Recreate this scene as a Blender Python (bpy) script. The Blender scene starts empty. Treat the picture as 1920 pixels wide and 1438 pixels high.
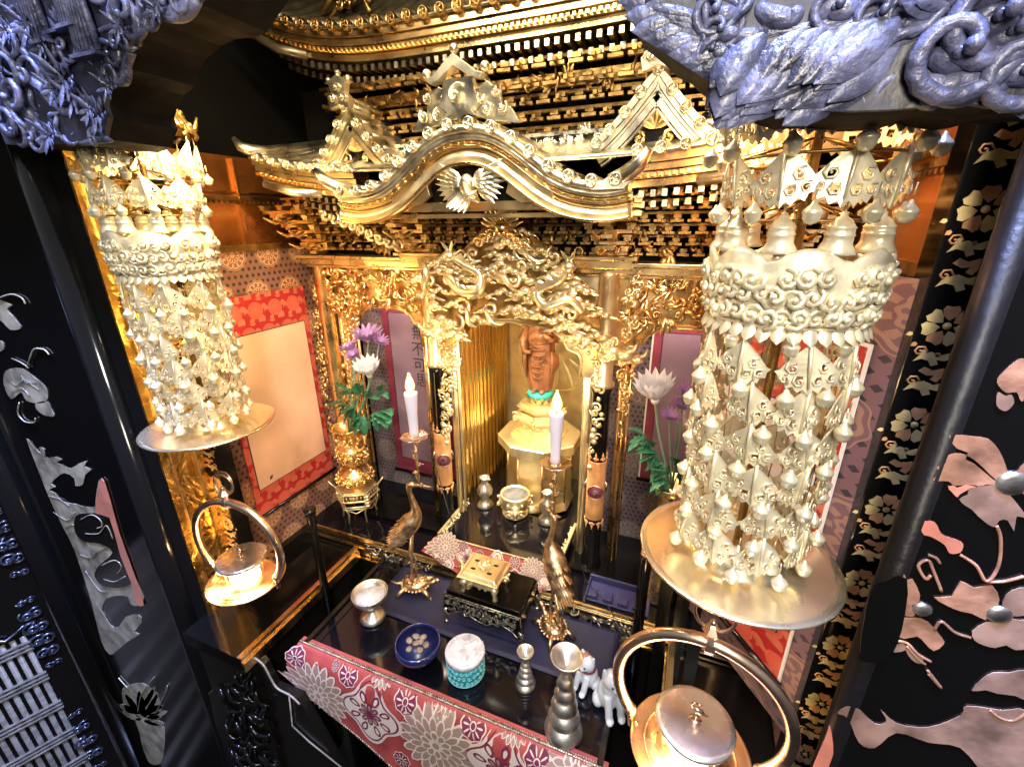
import bpy, math, random
from math import sin, cos, pi, radians, sqrt, atan2
from mathutils import Vector, Matrix
from mathutils.geometry import tessellate_polygon
import numpy as np

# ------------------------------------------------------------------ camera
SC = bpy.context.scene
F_PX, CX, CY = 835.0, 960.0, 719.0
_y, _p, _r = radians(21.9), radians(20.0), radians(-0.5)
CF = Vector((-sin(_y)*cos(_p), cos(_y)*cos(_p), -sin(_p)))
_R0 = Vector((cos(_y), sin(_y), 0)); _U0 = _R0.cross(CF)
CR = _R0*cos(_r) + _U0*sin(_r); CU = _U0*cos(_r) - _R0*sin(_r)
cam = bpy.data.objects.new('camera', bpy.data.cameras.new('camera'))
SC.collection.objects.link(cam); SC.camera = cam
cam.data.sensor_width = 36; cam.data.lens = F_PX/1920*36
cam.data.clip_start = 0.01; cam.data.clip_end = 60
_m = Matrix.Identity(4)
for i in range(3):
    _m[i][0] = CR[i]; _m[i][1] = CU[i]; _m[i][2] = -CF[i]
cam.matrix_world = _m

def ray(px, py): return CF*F_PX + CR*(px-CX) - CU*(py-CY)
def ay(px, py, Y): r = ray(px, py); return r*(Y/r.y)
def ax(px, py, X): r = ray(px, py); return r*(X/r.x)
def az(px, py, Z): r = ray(px, py); return r*(Z/r.z)
def vz(py, X, Y):                                  # height on a plumb line seen at image row py
    a, b = -2.0, 1.5
    for _ in range(50):
        m = (a+b)/2; v = Vector((X, Y, m)); d = v.dot(CF)
        y = CY - F_PX*v.dot(CU)/d
        if y > py: a = m
        else: b = m
    return (a+b)/2

# ------------------------------------------------------------------ world, view, lamps
SC.view_settings.view_transform = 'Standard'; SC.view_settings.look = 'None'
SC.view_settings.exposure = 0.78; SC.view_settings.gamma = 1.0
W = bpy.data.worlds.new('World'); SC.world = W; W.use_nodes = True
nt = W.node_tree; nt.nodes.clear()
wo = nt.nodes.new('ShaderNodeOutputWorld'); bg = nt.nodes.new('ShaderNodeBackground')
tc = nt.nodes.new('ShaderNodeTexCoord'); sp = nt.nodes.new('ShaderNodeSeparateXYZ')
cr = nt.nodes.new('ShaderNodeValToRGB'); mp = nt.nodes.new('ShaderNodeMapRange')
nt.links.new(tc.outputs['Generated'], sp.inputs[0]); nt.links.new(sp.outputs['Z'], mp.inputs[0])
mp.inputs[1].default_value = -1; mp.inputs[2].default_value = 1
nt.links.new(mp.outputs[0], cr.inputs[0]); nt.links.new(cr.outputs[0], bg.inputs[0]); nt.links.new(bg.outputs[0], wo.inputs[0])
e = cr.color_ramp.elements
e[0].position = 0.25; e[0].color = (.04, .035, .03, 1); e[1].position = .8; e[1].color = (.50, .50, .52, 1)
x = e.new(.52); x.color = (.22, .2, .2, 1); x = e.new(.66); x.color = (.40, .40, .41, 1)
bg.inputs[1].default_value = 0.36

def area(name, loc, target, size, power, col, size_y=None):
    l = bpy.data.lights.new(name, 'AREA'); l.size = size; l.energy = power; l.color = col
    if size_y: l.shape = 'RECTANGLE'; l.size_y = size_y
    o = bpy.data.objects.new(name, l); SC.collection.objects.link(o); o.location = loc
    o.rotation_euler = (Vector(target)-Vector(loc)).to_track_quat('-Z', 'Y').to_euler(); return o
def point(name, loc, power, col, r=.01):
    l = bpy.data.lights.new(name, 'POINT'); l.energy = power; l.color = col; l.shadow_soft_size = r
    o = bpy.data.objects.new(name, l); SC.collection.objects.link(o); o.location = loc; return o
for _t, _e in (((-1.15, .42, .18), 14), ((.45, .40, .22), 14)): _l = area('room_window_light', (_t[0]*.6-.2, .18, 1.5), _t, .35, _e, (.40, .50, 1.0)); _l.data.spread = radians(48)  # cool room light as an added overhead pair, narrowed to the transoms
area('room_ceiling_light', (.15, -.55, .95), (-.2, .7, -.35), .25, 15, (1, .96, .90))
area('front_room_lamp', (.12, -.45, .22), (-.35, .9, -.1), .22, 6.5, (1, .88, .70))  # warm fill added behind the camera to brighten the fronts
area('cabinet_front_lamp', (-.36, .57, .52), (-.39, .9, -.2), .5, 4.6, (1, .85, .62), .05)
for _x in (-.50, -.28): point('shrine_lamp', (_x, .992, -.165), 10.5, (1, .92, .72), .012)
area('alcove_lamp_left', (-.79, 1.05, -.17), (-.79, 1.10, -.6), .2, .5, (1, .72, .6), .03)
area('alcove_lamp_right', (.01, 1.05, -.17), (.01, 1.10, -.6), .2, .5, (1, .72, .6), .03)
area('wall_lamp_left', (-.74, .52, .16), (-1.02, .60, -.15), .06, 2.6, (1, .70, .30))  # added fill for the amber glow on the left gold wall
point('wall_lamp_left_low', (-.965, .605, -.20), 1.6, (1, .72, .32), .008)  # added point hidden behind the ornament, makes the wall's bright spot
area('wall_lamp_right', (.02, .62, .12), (.24, .8, -.05), .10, 1.0, (1, .5, .2))

# ------------------------------------------------------------------ materials
def mat(name, col, rough=.5, metal=0., bump=0., bscale=80., var=0., vscale=12., coat=0., emit=None, estr=0., trans=0., sss=0., spec=None, bdist=.002):
    m = bpy.data.materials.new(name); m.use_nodes = True; t = m.node_tree
    b = t.nodes['Principled BSDF']; b.inputs['Base Color'].default_value = (*col, 1)
    b.inputs['Roughness'].default_value = rough; b.inputs['Metallic'].default_value = metal
    b.inputs['Coat Weight'].default_value = coat; b.inputs['Coat Roughness'].default_value = .05
    b.inputs['Transmission Weight'].default_value = trans
    if spec is not None: b.inputs['Specular IOR Level'].default_value = spec
    if sss: b.inputs['Subsurface Weight'].default_value = sss; b.inputs['Subsurface Radius'].default_value = (.01, .006, .004); b.inputs['Subsurface Scale'].default_value = 1
    if emit: b.inputs['Emission Color'].default_value = (*emit, 1); b.inputs['Emission Strength'].default_value = estr
    co = t.nodes.new('ShaderNodeTexCoord')
    if bump:
        n = t.nodes.new('ShaderNodeTexNoise'); n.inputs['Scale'].default_value = bscale; n.inputs['Detail'].default_value = 4
        t.links.new(co.outputs['Object'], n.inputs['Vector'])
        bm = t.nodes.new('ShaderNodeBump'); bm.inputs['Strength'].default_value = bump; bm.inputs['Distance'].default_value = bdist
        t.links.new(n.outputs[0], bm.inputs['Height']); t.links.new(bm.outputs[0], b.inputs['Normal'])
    if var:
        n = t.nodes.new('ShaderNodeTexNoise'); n.inputs['Scale'].default_value = vscale; n.inputs['Detail'].default_value = 6
        t.links.new(co.outputs['Object'], n.inputs['Vector'])
        mx = t.nodes.new('ShaderNodeMix'); mx.data_type = 'RGBA'
        mx.inputs[6].default_value = (*[c*(1-var) for c in col], 1); mx.inputs[7].default_value = (*[min(1, c*(1+var*.6)) for c in col], 1)
        cr_ = t.nodes.new('ShaderNodeMapRange'); cr_.inputs[1].default_value = .35; cr_.inputs[2].default_value = .65
        t.links.new(n.outputs[0], cr_.inputs[0]); t.links.new(cr_.outputs[0], mx.inputs[0]); t.links.new(mx.outputs[2], b.inputs['Base Color'])
        r2 = t.nodes.new('ShaderNodeMapRange'); r2.inputs[1].default_value = .3; r2.inputs[2].default_value = .7
        r2.inputs[3].default_value = max(.02, rough*.75); r2.inputs[4].default_value = min(1, rough*1.3)
        t.links.new(n.outputs[0], r2.inputs[0]); t.links.new(r2.outputs[0], b.inputs['Roughness'])
    return m
M = {}
M['gold'] = mat('gold_leaf', (.92, .66, .31), .29, 1, .08, 260, .14, 22)
M['goldroof'] = mat('pale_gilt_tile', (.86, .78, .58), .34, 1, .2, 160, .3, 25)
M['goldflute'] = mat('fluted_gold', (.95, .68, .28), .20, 1)
M['golddark'] = mat('aged_gilding', (.40, .25, .09), .38, 1, .3, 200, .35, 35)  # darker, uneven gold for brackets, rafters and backing
M['goldpale'] = mat('bright_gilding', (.97, .81, .52), .36, .90, .08, 150, .15, 25)
M['brass'] = mat('pale_brass', (.80, .73, .54), .36, .50, .15, 300, .25, 60)
M['brassdish'] = mat('polished_brass', (.95, .82, .56), .24, .92, .06, 60, .10, 14)
M['copper'] = mat('copper_brass', (.88, .66, .50), .27, 1, .1, 60, .2, 15)
M['lidm'] = mat('pale_lantern_lid', (.80, .70, .60), .26, .9, .08, 60, .15, 20)
M['dish'] = mat('lantern_copper_plate', (.95, .62, .36), .28, 1, .1, 60, .1, 15)
M['bronze'] = mat('gilt_bronze', (.66, .48, .30), .36, 1, .4, 300, .4, 60)
M['lac'] = mat('black_lacquer', (.004, .004, .004), .12, 0, .03, 8, 0, 5, .0, bdist=.001, spec=.40)
M['lacdull'] = mat('worn_black_lacquer', (.008, .007, .006), .24, 0, .15, 120, 0, 5, .0, spec=.4)
M['edgew'] = mat('worn_black_edge', (.006, .005, .005), .38, 0, .6, 60, 0, 5, .0, spec=.22)
M['lactop'] = mat('lacquer_table_top', (.003, .003, .006), .08, 0, .02, 5, 0, 5, .0, bdist=.001, spec=.45)
M['bluew'] = mat('dark_carved_wood', (.080, .088, .165), .40, .0, 1.0, 130, .75, 26, .15, bdist=.0028)  # blue of the room light put into the wood's base colour
M['bluewd'] = mat('transom_back_wood', (.004, .0035, .0035), .7, 0, .5, 60, .3, 20, spec=.12)  # wood blackened so underside and back stay in shade
M['bluemid'] = mat('dark_carved_ground', (.016, .018, .034), .5, 0, .5, 90, .5, 30)  # ground darkened to paint shade into the carving's crevices
M['fit'] = mat('oxidised_silver_fitting', (.25, .28, .42), .3, .9, .3, 200, .4, 60)
M['slat'] = mat('grey_blind_slat', (.30, .29, .26), .45, .2, .2, 100, .3, 40)
M['shellp'] = mat('pink_shell_inlay', (.37, .19, .12), .34, 0, .5, 90, .6, 26, .4)
M['shellm'] = mat('mauve_shell_inlay', (.29, .18, .135), .34, 0, .35, 60, .5, 24, .4)
M['shellg'] = mat('grey_shell_inlay', (.36, .33, .24), .36, 0, .35, 60, .5, 24, .4)
M['shellr'] = mat('salmon_shell_inlay', (.60, .22, .15), .32, 0, .25, 50, .2, 18, .5)
M['maki'] = mat('gold_lacquer_picture', (.76, .58, .24), .42, .3, .2, 200, .35, 30)
M['makir'] = mat('russet_gold_lacquer', (.70, .36, .15), .42, .3, .2, 200, .3, 30)
M['steel'] = mat('pewter', (.66, .65, .60), .38, 1, .2, 200, .25, 40)
M['silver'] = mat('old_silver_trim', (.60, .58, .50), .30, 1, .3, 300, .4, 80)
M['wax'] = mat('white_candle_wax', (.60, .62, .80), .35, 0, .05, 50, sss=.4)
M['flame'] = mat('candle_flame', (1, .7, .3), .5, emit=(1, .42, .07), estr=3.0)
M['core'] = mat('flame_core', (1, .8, .5), .5, emit=(1, .80, .42), estr=9)
M['flame'].node_tree.nodes['Principled BSDF'].inputs['Alpha'].default_value = .45
M['bulb'] = mat('lit_lamp_glass', (1, .8, .5), .4, emit=(1, .66, .28), estr=14)
M['wick'] = mat('black_wick', (.01, .01, .01), .9)
M['red'] = mat('red_silk', (.36, .060, .055), .55, 0, .3, 500, .25, 20)
M['cream'] = mat('cream_embroidery', (.66, .56, .50), .5, 0, .4, 600)
M['taupe'] = mat('taupe_embroidery', (.32, .22, .18), .5, 0, .4, 600)
M['plum'] = mat('plum_embroidery', (.16, .02, .06), .5, 0, .4, 600)
M['white'] = mat('glazed_porcelain', (.62, .68, .78), .18, 0, .0, 1, .08, 20, .5)
M['brown'] = mat('brown_glaze', (.32, .17, .11), .3)
M['bluegl'] = mat('navy_glazed_bowl', (.012, .018, .10), .08, 0, coat=.8)
M['liq'] = mat('navy_liquid', (.008, .012, .07), .3)
M['peb'] = mat('pale_pebble', (.24, .20, .16), .6, 0, .5, 150, .4, 60)
M['cyan'] = mat('cyan_tin', (.02, .33, .44), .35, .2, .2, 100, .2, 60)
M['cyanp'] = mat('pale_turquoise_lace', (.22, .60, .66), .4)
M['lidw'] = mat('pearly_lid', (.62, .64, .74), .3, 0, .3, 80, .25, 60, .3)
M['petalw'] = mat('white_petal', (.78, .80, .88), .5, 0, sss=.2)
M['petalp'] = mat('purple_petal', (.44, .26, .56), .5, 0, sss=.2)
M['leaf'] = mat('green_leaf', (.035, .17, .09), .38, 0, .3, 80, .35, 60)
M['stem'] = mat('pale_green_stem', (.22, .38, .25), .5)
M['wood'] = mat('carved_sandalwood', (.22, .085, .042), .38, 0, .3, 80, .35, 30, .3)
M['turq'] = mat('turquoise_lotus', (.03, .42, .36), .4)
M['tan'] = mat('tan_scroll_paper', (.74, .47, .33), .6, 0, .3, 90, .16, 7)
M['mauve'] = mat('mauve_scroll_paper', (.20, .13, .18), .35, 0, .1, 60, .15, 6, .4)
M['mauvem'] = mat('wine_scroll_border', (.20, .03, .06), .4, 0, .3, 300, .2, 30, .3)
M['lilac'] = mat('pale_lilac_paper', (.60, .55, .62), .6)
M['ink'] = mat('black_ink', (.02, .02, .022), .6)
M['offw'] = mat('off_white_silk', (.75, .70, .68), .5)
M['navy'] = mat('navy_silk_cloth', (.010, .012, .048), .6, 0, .3, 300, .2, 20)
M['ash'] = mat('incense_ash', (.16, .16, .17), .9, 0, .6, 90, .3, 60)
M['brownpan'] = mat('amber_lacquered_gold', (.42, .14, .03), .30, .75, .25, 25, .5, 6, .3)
M['dark'] = mat('sooty_interior', (.003, .003, .003), .9, spec=.1)  # near-black colour stands in for shade inside and between parts
M['offbluebox'] = mat('dark_blue_plastic', (.03, .03, .10), .35)
M['wireb'] = mat('black_wire', (.01, .01, .01), .5)

# ---- node maths for woven patterns
class NX:
    def __init__(s, t, o): s.t = t; s.o = o
    def _op(s, op, b=None, c=None):
        n = s.t.nodes.new('ShaderNodeMath'); n.operation = op
        s.t.links.new(s.o, n.inputs[0])
        for i, q in ((1, b), (2, c)):
            if q is None: continue
            if isinstance(q, NX): s.t.links.new(q.o, n.inputs[i])
            else: n.inputs[i].default_value = q
        return NX(s.t, n.outputs[0])
    def __add__(s, b): return s._op('ADD', b)
    def __sub__(s, b): return s._op('SUBTRACT', b)
    def __mul__(s, b): return s._op('MULTIPLY', b)
    def lt(s, b): return s._op('LESS_THAN', b)
    def gt(s, b): return s._op('GREATER_THAN', b)
    def frac(s): return s._op('FRACT')
    def floor(s): return s._op('FLOOR')
    def abs(s): return s._op('ABSOLUTE')
    def sqrt(s): return s._op('SQRT')
    def sin(s): return s._op('SINE')
    def max(s, b): return s._op('MAXIMUM', b)
    def min(s, b): return s._op('MINIMUM', b)
    def mod(s, b): return s._op('FLOORED_MODULO', b)
    def atan2(s, b): return s._op('ARCTAN2', b)
def mixc(t, fac, a, b):
    n = t.nodes.new('ShaderNodeMix'); n.data_type = 'RGBA'; t.links.new(fac.o, n.inputs[0])
    for i, q in ((6, a), (7, b)):
        if isinstance(q, tuple): n.inputs[i].default_value = (*q, 1)
        else: t.links.new(q, n.inputs[i])
    return n.outputs[2]
def cell(u, v, s, ox=0., oy=0.):                   # centred cell coordinates, radius and angle; odd rows shifted
    U = u*s+ox; V = v*s+oy
    sh = V.floor().mod(2.)*.5
    a = (U+sh).frac()-.5; b = V.frac()-.5
    return a, b, (a*a+b*b).sqrt(), a.atan2(b)
def brocade(name, iu, ground, dotc, medc, medlen, dots=60., med=8., rough=.5, lattice=False):
    m = bpy.data.materials.new(name); m.use_nodes = True; t = m.node_tree; b = t.nodes['Principled BSDF']
    co = t.nodes.new('ShaderNodeTexCoord'); s = t.nodes.new('ShaderNodeSeparateXYZ'); t.links.new(co.outputs['Object'], s.inputs[0])
    u = NX(t, s.outputs[iu]); v = NX(t, s.outputs[2])
    a, bb, r, th = cell(u, v, dots)
    if lattice: dot = (a.abs()+bb.abs()).lt(.30)
    else: dot = r.lt(.27)
    c = mixc(t, dot, ground, dotc)
    a, bb, r, th = cell(u, v, med, .3, .2)
    ang = (th*medlen).sin()
    rr = r+ang*.012
    inm = rr.lt(.36)
    ring = ((rr-.30).abs().lt(.018)).max((rr-.17).abs().lt(.016)).max((rr-.36).abs().lt(.012)).max((ang.gt(.2))*((r-.235).abs().lt(.035))).max(r.lt(.07)).max((ang.gt(-.1))*((r-.12).abs().lt(.03)))
    c2 = mixc(t, ring, ground, medc)
    c = mixc(t, inm, c, c2)
    t.links.new(c, b.inputs['Base Color']); b.inputs['Roughness'].default_value = rough
    b.inputs['Sheen Weight'].default_value = .2
    n = t.nodes.new('ShaderNodeTexNoise'); n.inputs['Scale'].default_value = 400; bm = t.nodes.new('ShaderNodeBump'); bm.inputs['Distance'].default_value = .001
    bm.inputs['Strength'].default_value = .4; t.links.new(co.outputs['Object'], n.inputs['Vector']); t.links.new(n.outputs[0], bm.inputs['Height']); t.links.new(bm.outputs[0], b.inputs['Normal'])
    return m
M['broY'] = brocade('copper_brocade', 1, (.20, .085, .055), (.015, .01, .015), (.55, .30, .16), 12., 62, 10)
M['broX'] = brocade('grey_brocade', 0, (.12, .09, .11), (.012, .01, .018), (.24, .20, .18), 12., 75, 9)
M['broR'] = brocade('mauve_lattice_brocade', 0, (.14, .065, .075), (.012, .008, .02), (.28, .15, .11), 10., 55, 7, lattice=True)
def redmount(name, iu):
    m = bpy.data.materials.new(name); m.use_nodes = True; t = m.node_tree; b = t.nodes['Principled BSDF']
    co = t.nodes.new('ShaderNodeTexCoord'); s = t.nodes.new('ShaderNodeSeparateXYZ'); t.links.new(co.outputs['Object'], s.inputs[0])
    u = NX(t, s.outputs[iu]); v = NX(t, s.outputs[2])
    a, bb, r, th = cell(u, v, 17)
    pet = (th*16.).sin()
    f1 = r.lt(.36); f2 = ((r-.30).abs().lt(.02)).max((pet.gt(.5))*(r.lt(.27))*(r.gt(.1)))
    c = mixc(t, f1, (.36, .015, .02), (.50, .11, .075)); c = mixc(t, f2*.6, c, (.55, .05, .03))
    a, bb, r, th = cell(u, v, 17, .5, .0); a2, b2, r2, t2 = cell(u, v, 34, .0, .3)
    c = mixc(t, ((th*3.).sin()*.1+r2).lt(.30)*f1._op('SUBTRACT', 1.).abs(), c, (.48, .13, .08))
    t.links.new(c, b.inputs['Base Color']); b.inputs['Roughness'].default_value = .5
    return m
M['redY'] = redmount('red_rosette_silk', 1); M['redX'] = redmount('red_rosette_silk_right', 0)
def crumpled():
    m = bpy.data.materials.new('crumpled_gold_leaf'); m.use_nodes = True; t = m.node_tree; b = t.nodes['Principled BSDF']
    b.inputs['Metallic'].default_value = 1; b.inputs['Roughness'].default_value = .2
    co = t.nodes.new('ShaderNodeTexCoord'); n0 = t.nodes.new('ShaderNodeTexNoise'); n0.inputs['Scale'].default_value = 9; n0.inputs['Detail'].default_value = 6
    n0.inputs['Distortion'].default_value = 1.5
    t.links.new(co.outputs['Object'], n0.inputs['Vector'])
    bm = t.nodes.new('ShaderNodeBump'); bm.inputs['Strength'].default_value = .9; bm.inputs['Distance'].default_value = .02
    t.links.new(n0.outputs[0], bm.inputs['Height']); t.links.new(bm.outputs[0], b.inputs['Normal'])
    r = t.nodes.new('ShaderNodeValToRGB'); t.links.new(n0.outputs[0], r.inputs[0])
    r.color_ramp.elements[0].position = .35; r.color_ramp.elements[0].color = (.60, .34, .08, 1)
    r.color_ramp.elements[1].position = .62; r.color_ramp.elements[1].color = (1., .66, .20, 1)
    t.links.new(r.outputs[0], b.inputs['Base Color']); return m
M['crump'] = crumpled()

# ------------------------------------------------------------------ mesh builder
X3, Y3, Z3 = Vector((1, 0, 0)), Vector((0, 1, 0)), Vector((0, 0, 1))
def V(*a): return Vector(a)
class MB:
    def __init__(s): s.v = []; s.f = []; s.mi = []; s.sm = []
    def add(s, vs, fs, mi=0, sm=True):
        o = len(s.v); s.v.extend([tuple(v) for v in vs]); s.f.extend([tuple(i+o for i in f) for f in fs])
        s.mi.extend([mi]*len(fs)); s.sm.extend([sm]*len(fs)); return s
    def box(s, c, d, mi=0, rot=None, taper=1.0):
        c = Vector(c); P = []
        for z in (-.5, .5):
            k = taper if z > 0 else 1.0
            for x, y in ((-.5, -.5), (.5, -.5), (.5, .5), (-.5, .5)):
                q = Vector((x*d[0]*k, y*d[1]*k, z*d[2]))
                if rot: q = rot @ q
                P.append(c+q)
        return s.add(P, [(3, 2, 1, 0), (4, 5, 6, 7), (0, 1, 5, 4), (1, 2, 6, 5), (2, 3, 7, 6), (3, 0, 4, 7)], mi, False)
    def bb(s, a, b, mi=0):
        return s.box([(a[i]+b[i])/2 for i in range(3)], [abs(b[i]-a[i]) for i in range(3)], mi)
    def tube(s, pts, rad, n=6, mi=0, closed=False, flat=None, sm=True):
        pts = [Vector(p) for p in pts]; L = len(pts)
        if not hasattr(rad, '__len__'): rad = [rad]*L
        P = []; F = []; up = None
        for i, p in enumerate(pts):
            if closed: d = pts[(i+1) % L]-pts[i-1]
            else: d = pts[min(i+1, L-1)]-pts[max(i-1, 0)]
            if d.length < 1e-9: d = Z3.copy()
            d.normalize()
            if up is None: up = Z3 if abs(d.z) < .9 else X3
            a = up-d*up.dot(d)
            if a.length < 1e-6: a = d.orthogonal()
            a.normalize(); b = d.cross(a); up = a
            for k in range(n):
                t = 2*pi*k/n; P.append(p+(a*cos(t)+b*sin(t)*(flat or 1))*rad[i])
        for i in range(L if closed else L-1):
            j = (i+1) % L
            for k in range(n):
                q = (k+1) % n; F.append((i*n+k, i*n+q, j*n+q, j*n+k))
        if not closed: F.append(tuple(range(n-1, -1, -1))); F.append(tuple((L-1)*n+k for k in range(n)))
        return s.add(P, F, mi, sm)
    def lathe(s, prof, c=(0, 0, 0), n=16, mi=0, axis=None, flute=0, fl=0, sm=True, arc=None, rot0=0.):
        c = Vector(c); q = Z3.rotation_difference(Vector(axis).normalized()).to_matrix() if axis is not None else None
        P = []; F = []; L = len(prof)
        for r, z in prof:
            for k in range(n):
                t = 2*pi*k/n+rot0; rr = r*(1+fl*cos(flute*t)) if flute else r
                v = Vector((rr*cos(t), rr*sin(t), z))
                P.append(c+(q @ v if q else v))
        for i in range(L-1):
            for k in range(n):
                j = (k+1) % n; F.append((i*n+k, i*n+j, (i+1)*n+j, (i+1)*n+k))
        if prof[0][0] > 1e-5: F.append(tuple(range(n-1, -1, -1)))
        if prof[-1][0] > 1e-5: F.append(tuple((L-1)*n+k for k in range(n)))
        return s.add(P, F, mi, sm)
    def ell(s, c, r, n=10, m=6, mi=0, rot=None):
        c = Vector(c); P = []; F = []
        if not hasattr(r, '__len__'): r = (r, r, r)
        for i in range(m+1):
            ph = pi*i/m
            for k in range(n):
                t = 2*pi*k/n; v = Vector((r[0]*sin(ph)*cos(t), r[1]*sin(ph)*sin(t), -r[2]*cos(ph)))
                if rot: v = rot @ v
                P.append(c+v)
        for i in range(m):
            for k in range(n):
                j = (k+1) % n; F.append((i*n+k, i*n+j, (i+1)*n+j, (i+1)*n+k))
        return s.add(P, F, mi)
    def plate(s, O, U, Vv, outline, th, holes=(), mi=0, mi2=None, mapf=None, sm=False):
        """extruded 2-D outline; U,V in-plane axes, thickness along U x V"""
        O = Vector(O); U = Vector(U); Vv = Vector(Vv); N = U.cross(Vv).normalized()
        loops = [outline]+list(holes)
        if not holes and len(outline) <= 4 and False: pass
        tris = tessellate_polygon([[Vector((a, b, 0)) for a, b in lp] for lp in loops])
        flat = [p for lp in loops for p in lp]; n = len(flat)
        f = mapf or (lambda a, b, h: O+U*a+Vv*b+N*h)
        P = [f(a, b, th) for a, b in flat]+[f(a, b, 0) for a, b in flat]
        F = [];
        for t in tris:
            (x0, y0), (x1, y1), (x2, y2) = [flat[i] for i in t]
            ar = (x1-x0)*(y2-y0)-(x2-x0)*(y1-y0)
            t = t if ar > 0 else t[::-1]
            F.append(tuple(t)); F.append(tuple(i+n for i in t[::-1]))
        o = 0
        for k, lp in enumerate(loops):
            m_ = len(lp); ar = sum(lp[i][0]*lp[(i+1) % m_][1]-lp[(i+1) % m_][0]*lp[i][1] for i in range(m_))
            ccw = ar > 0
            if k: ccw = not ccw
            for i in range(m_):
                j = (i+1) % m_; a, b = o+i, o+j
                if k: ccw2 = not ccw; 
                F.append((b, a, a+n, b+n) if (ar > 0) == (k == 0) else (a, b, b+n, a+n))
            o += m_
        return s.add(P, F, mi, sm)
    def sheet(s, rows, mi=0, closed=False, sm=True):
        R_, C_ = len(rows), len(rows[0]); P = [p for r in rows for p in r]; F = []
        for i in range(R_-1):
            for k in range(C_ if closed else C_-1):
                j = (k+1) % C_; F.append((i*C_+k, i*C_+j, (i+1)*C_+j, (i+1)*C_+k))
        return s.add(P, F, mi, sm)
    def curl(s, O, U, Vv, N, size, ang=0., hand=1, mi=0, turns=1.3, seg=11, w=.2, lift=.3, n=5):
        O = Vector(O); pts = []; rad = []
        for i in range(seg+1):
            t = i/seg; r = size*(.12+.88*(1-t)**1.1)*.5; a = ang+hand*t*turns*2*pi
            pts.append(O+(U*cos(a)+Vv*sin(a))*r+N*(size*lift*(.2+.8*t))); rad.append(size*w*(.35+.65*sin(pi*min(1, .25+t*.6)))*.62)
        s.tube(pts, rad, n, mi)
        s.ell(pts[-1]+N*size*.03, size*w*.62, 6, 4, mi)
        return s
    def leafp(s, O, D, N, L, Wd, mi=0, bend=.3, ridge=.12):
        """a pointed petal from O along D, facing N"""
        O = Vector(O); D = Vector(D).normalized(); N = (Vector(N)-D*Vector(N).dot(D)).normalized(); S = D.cross(N)
        prof = [(0, .25), (.25, .8), (.5, 1), (.75, .75), (1, .02)]; rows = []
        for t, w in prof:
            c = O+D*(L*t)+N*(bend*L*(t*t-.2*t)); h = Wd*.5*w
            rows.append([c-S*h, c-S*h*.5+N*ridge*Wd*.6*w, c+N*ridge*Wd*w*.7, c+S*h*.5+N*ridge*Wd*.6*w, c+S*h])
        return s.sheet(rows, mi)
    def build(s, name, mats, parent=None, bevel=0., solid=0., remesh=0.):
        me = bpy.data.meshes.new(name); me.from_pydata(s.v, [], s.f)
        if not isinstance(mats, (list, tuple)): mats = [mats]
        for m in mats: me.materials.append(M[m] if isinstance(m, str) else m)
        me.polygons.foreach_set('material_index', s.mi); me.polygons.foreach_set('use_smooth', s.sm); me.update()
        o = bpy.data.objects.new(name, me); SC.collection.objects.link(o)
        if parent: o.parent = parent; o.location = -PLOC(parent)
        if solid:
            md = o.modifiers.new('thick', 'SOLIDIFY'); md.thickness = solid; md.offset = 0
        if bevel:
            md = o.modifiers.new('edge', 'BEVEL'); md.width = bevel; md.segments = 2; md.limit_method = 'ANGLE'; md.angle_limit = radians(40)
        if remesh:
            md = o.modifiers.new('fuse', 'REMESH'); md.mode = 'VOXEL'; md.voxel_size = remesh; md.use_smooth_shade = True
            md = o.modifiers.new('soft', 'SMOOTH'); md.factor = .5; md.iterations = 3
        return o
class Multi:                                          # like MB, but every piece becomes a part of its own
    def __init__(s): s.L = []
    def plate(s, *a, **k): s.L.append(MB().plate(*a, **k))
    def tube(s, *a, **k): s.L.append(MB().tube(*a, **k))
    def build(s, name, mats, parent):
        for m in s.L: m.build(name, mats, parent)
def PLOC(p):                                        # where a parent's origin lies in the world (no rotations on roots built in place)
    v = Vector(p.location)
    while p.parent: p = p.parent; v += p.location
    return v
def tag(o, label=None, cat=None, group=None, kind=None):
    if label: o['label'] = label
    if cat: o['category'] = cat
    if group: o['group'] = group
    if kind: o['kind'] = kind
    return o
def thing(name, loc, label, cat, group=None):
    o = bpy.data.objects.new(name, None); SC.collection.objects.link(o); o.location = loc; o.empty_display_size = .02
    return tag(o, label, cat, group)
def struct(name, mb, mats, **k): return tag(mb.build(name, mats, **k), kind='structure')
def dup(o, parent=None, loc=None, rz=None, M4=None):
    c = o.copy(); SC.collection.objects.link(c); c.parent = parent
    if M4 is not None: c.matrix_local = M4
    return c
def dup_tree(o, parent=None):
    c = o.copy(); SC.collection.objects.link(c); c.parent = parent
    for ch in list(o.children): dup_tree(ch, c)
    return c
def inpoly(p, poly):
    x, y = p; r = False; n = len(poly)
    for i in range(n):
        x1, y1 = poly[i]; x2, y2 = poly[i-1]
        if (y1 > y) != (y2 > y) and x < (x2-x1)*(y-y1)/(y2-y1)+x1: r = not r
    return r
def catmull(pts, k=6, closed=False):
    out = []; n = len(pts); P = [Vector(p) if len(p) == 3 else Vector((p[0], p[1], 0)) for p in pts]
    for i in range(n if closed else n-1):
        p0 = P[i-1] if (i > 0 or closed) else P[0]; p1 = P[i]; p2 = P[(i+1) % n]; p3 = P[(i+2) % n] if (i+2 < n or closed) else P[-1]
        for j in range(k):
            t = j/k; out.append(.5*((2*p1)+(p2-p0)*t+(2*p0-5*p1+4*p2-p3)*t*t+(3*p1-3*p2+p3-p0)*t**3))
    if not closed: out.append(P[-1])
    return out
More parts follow.
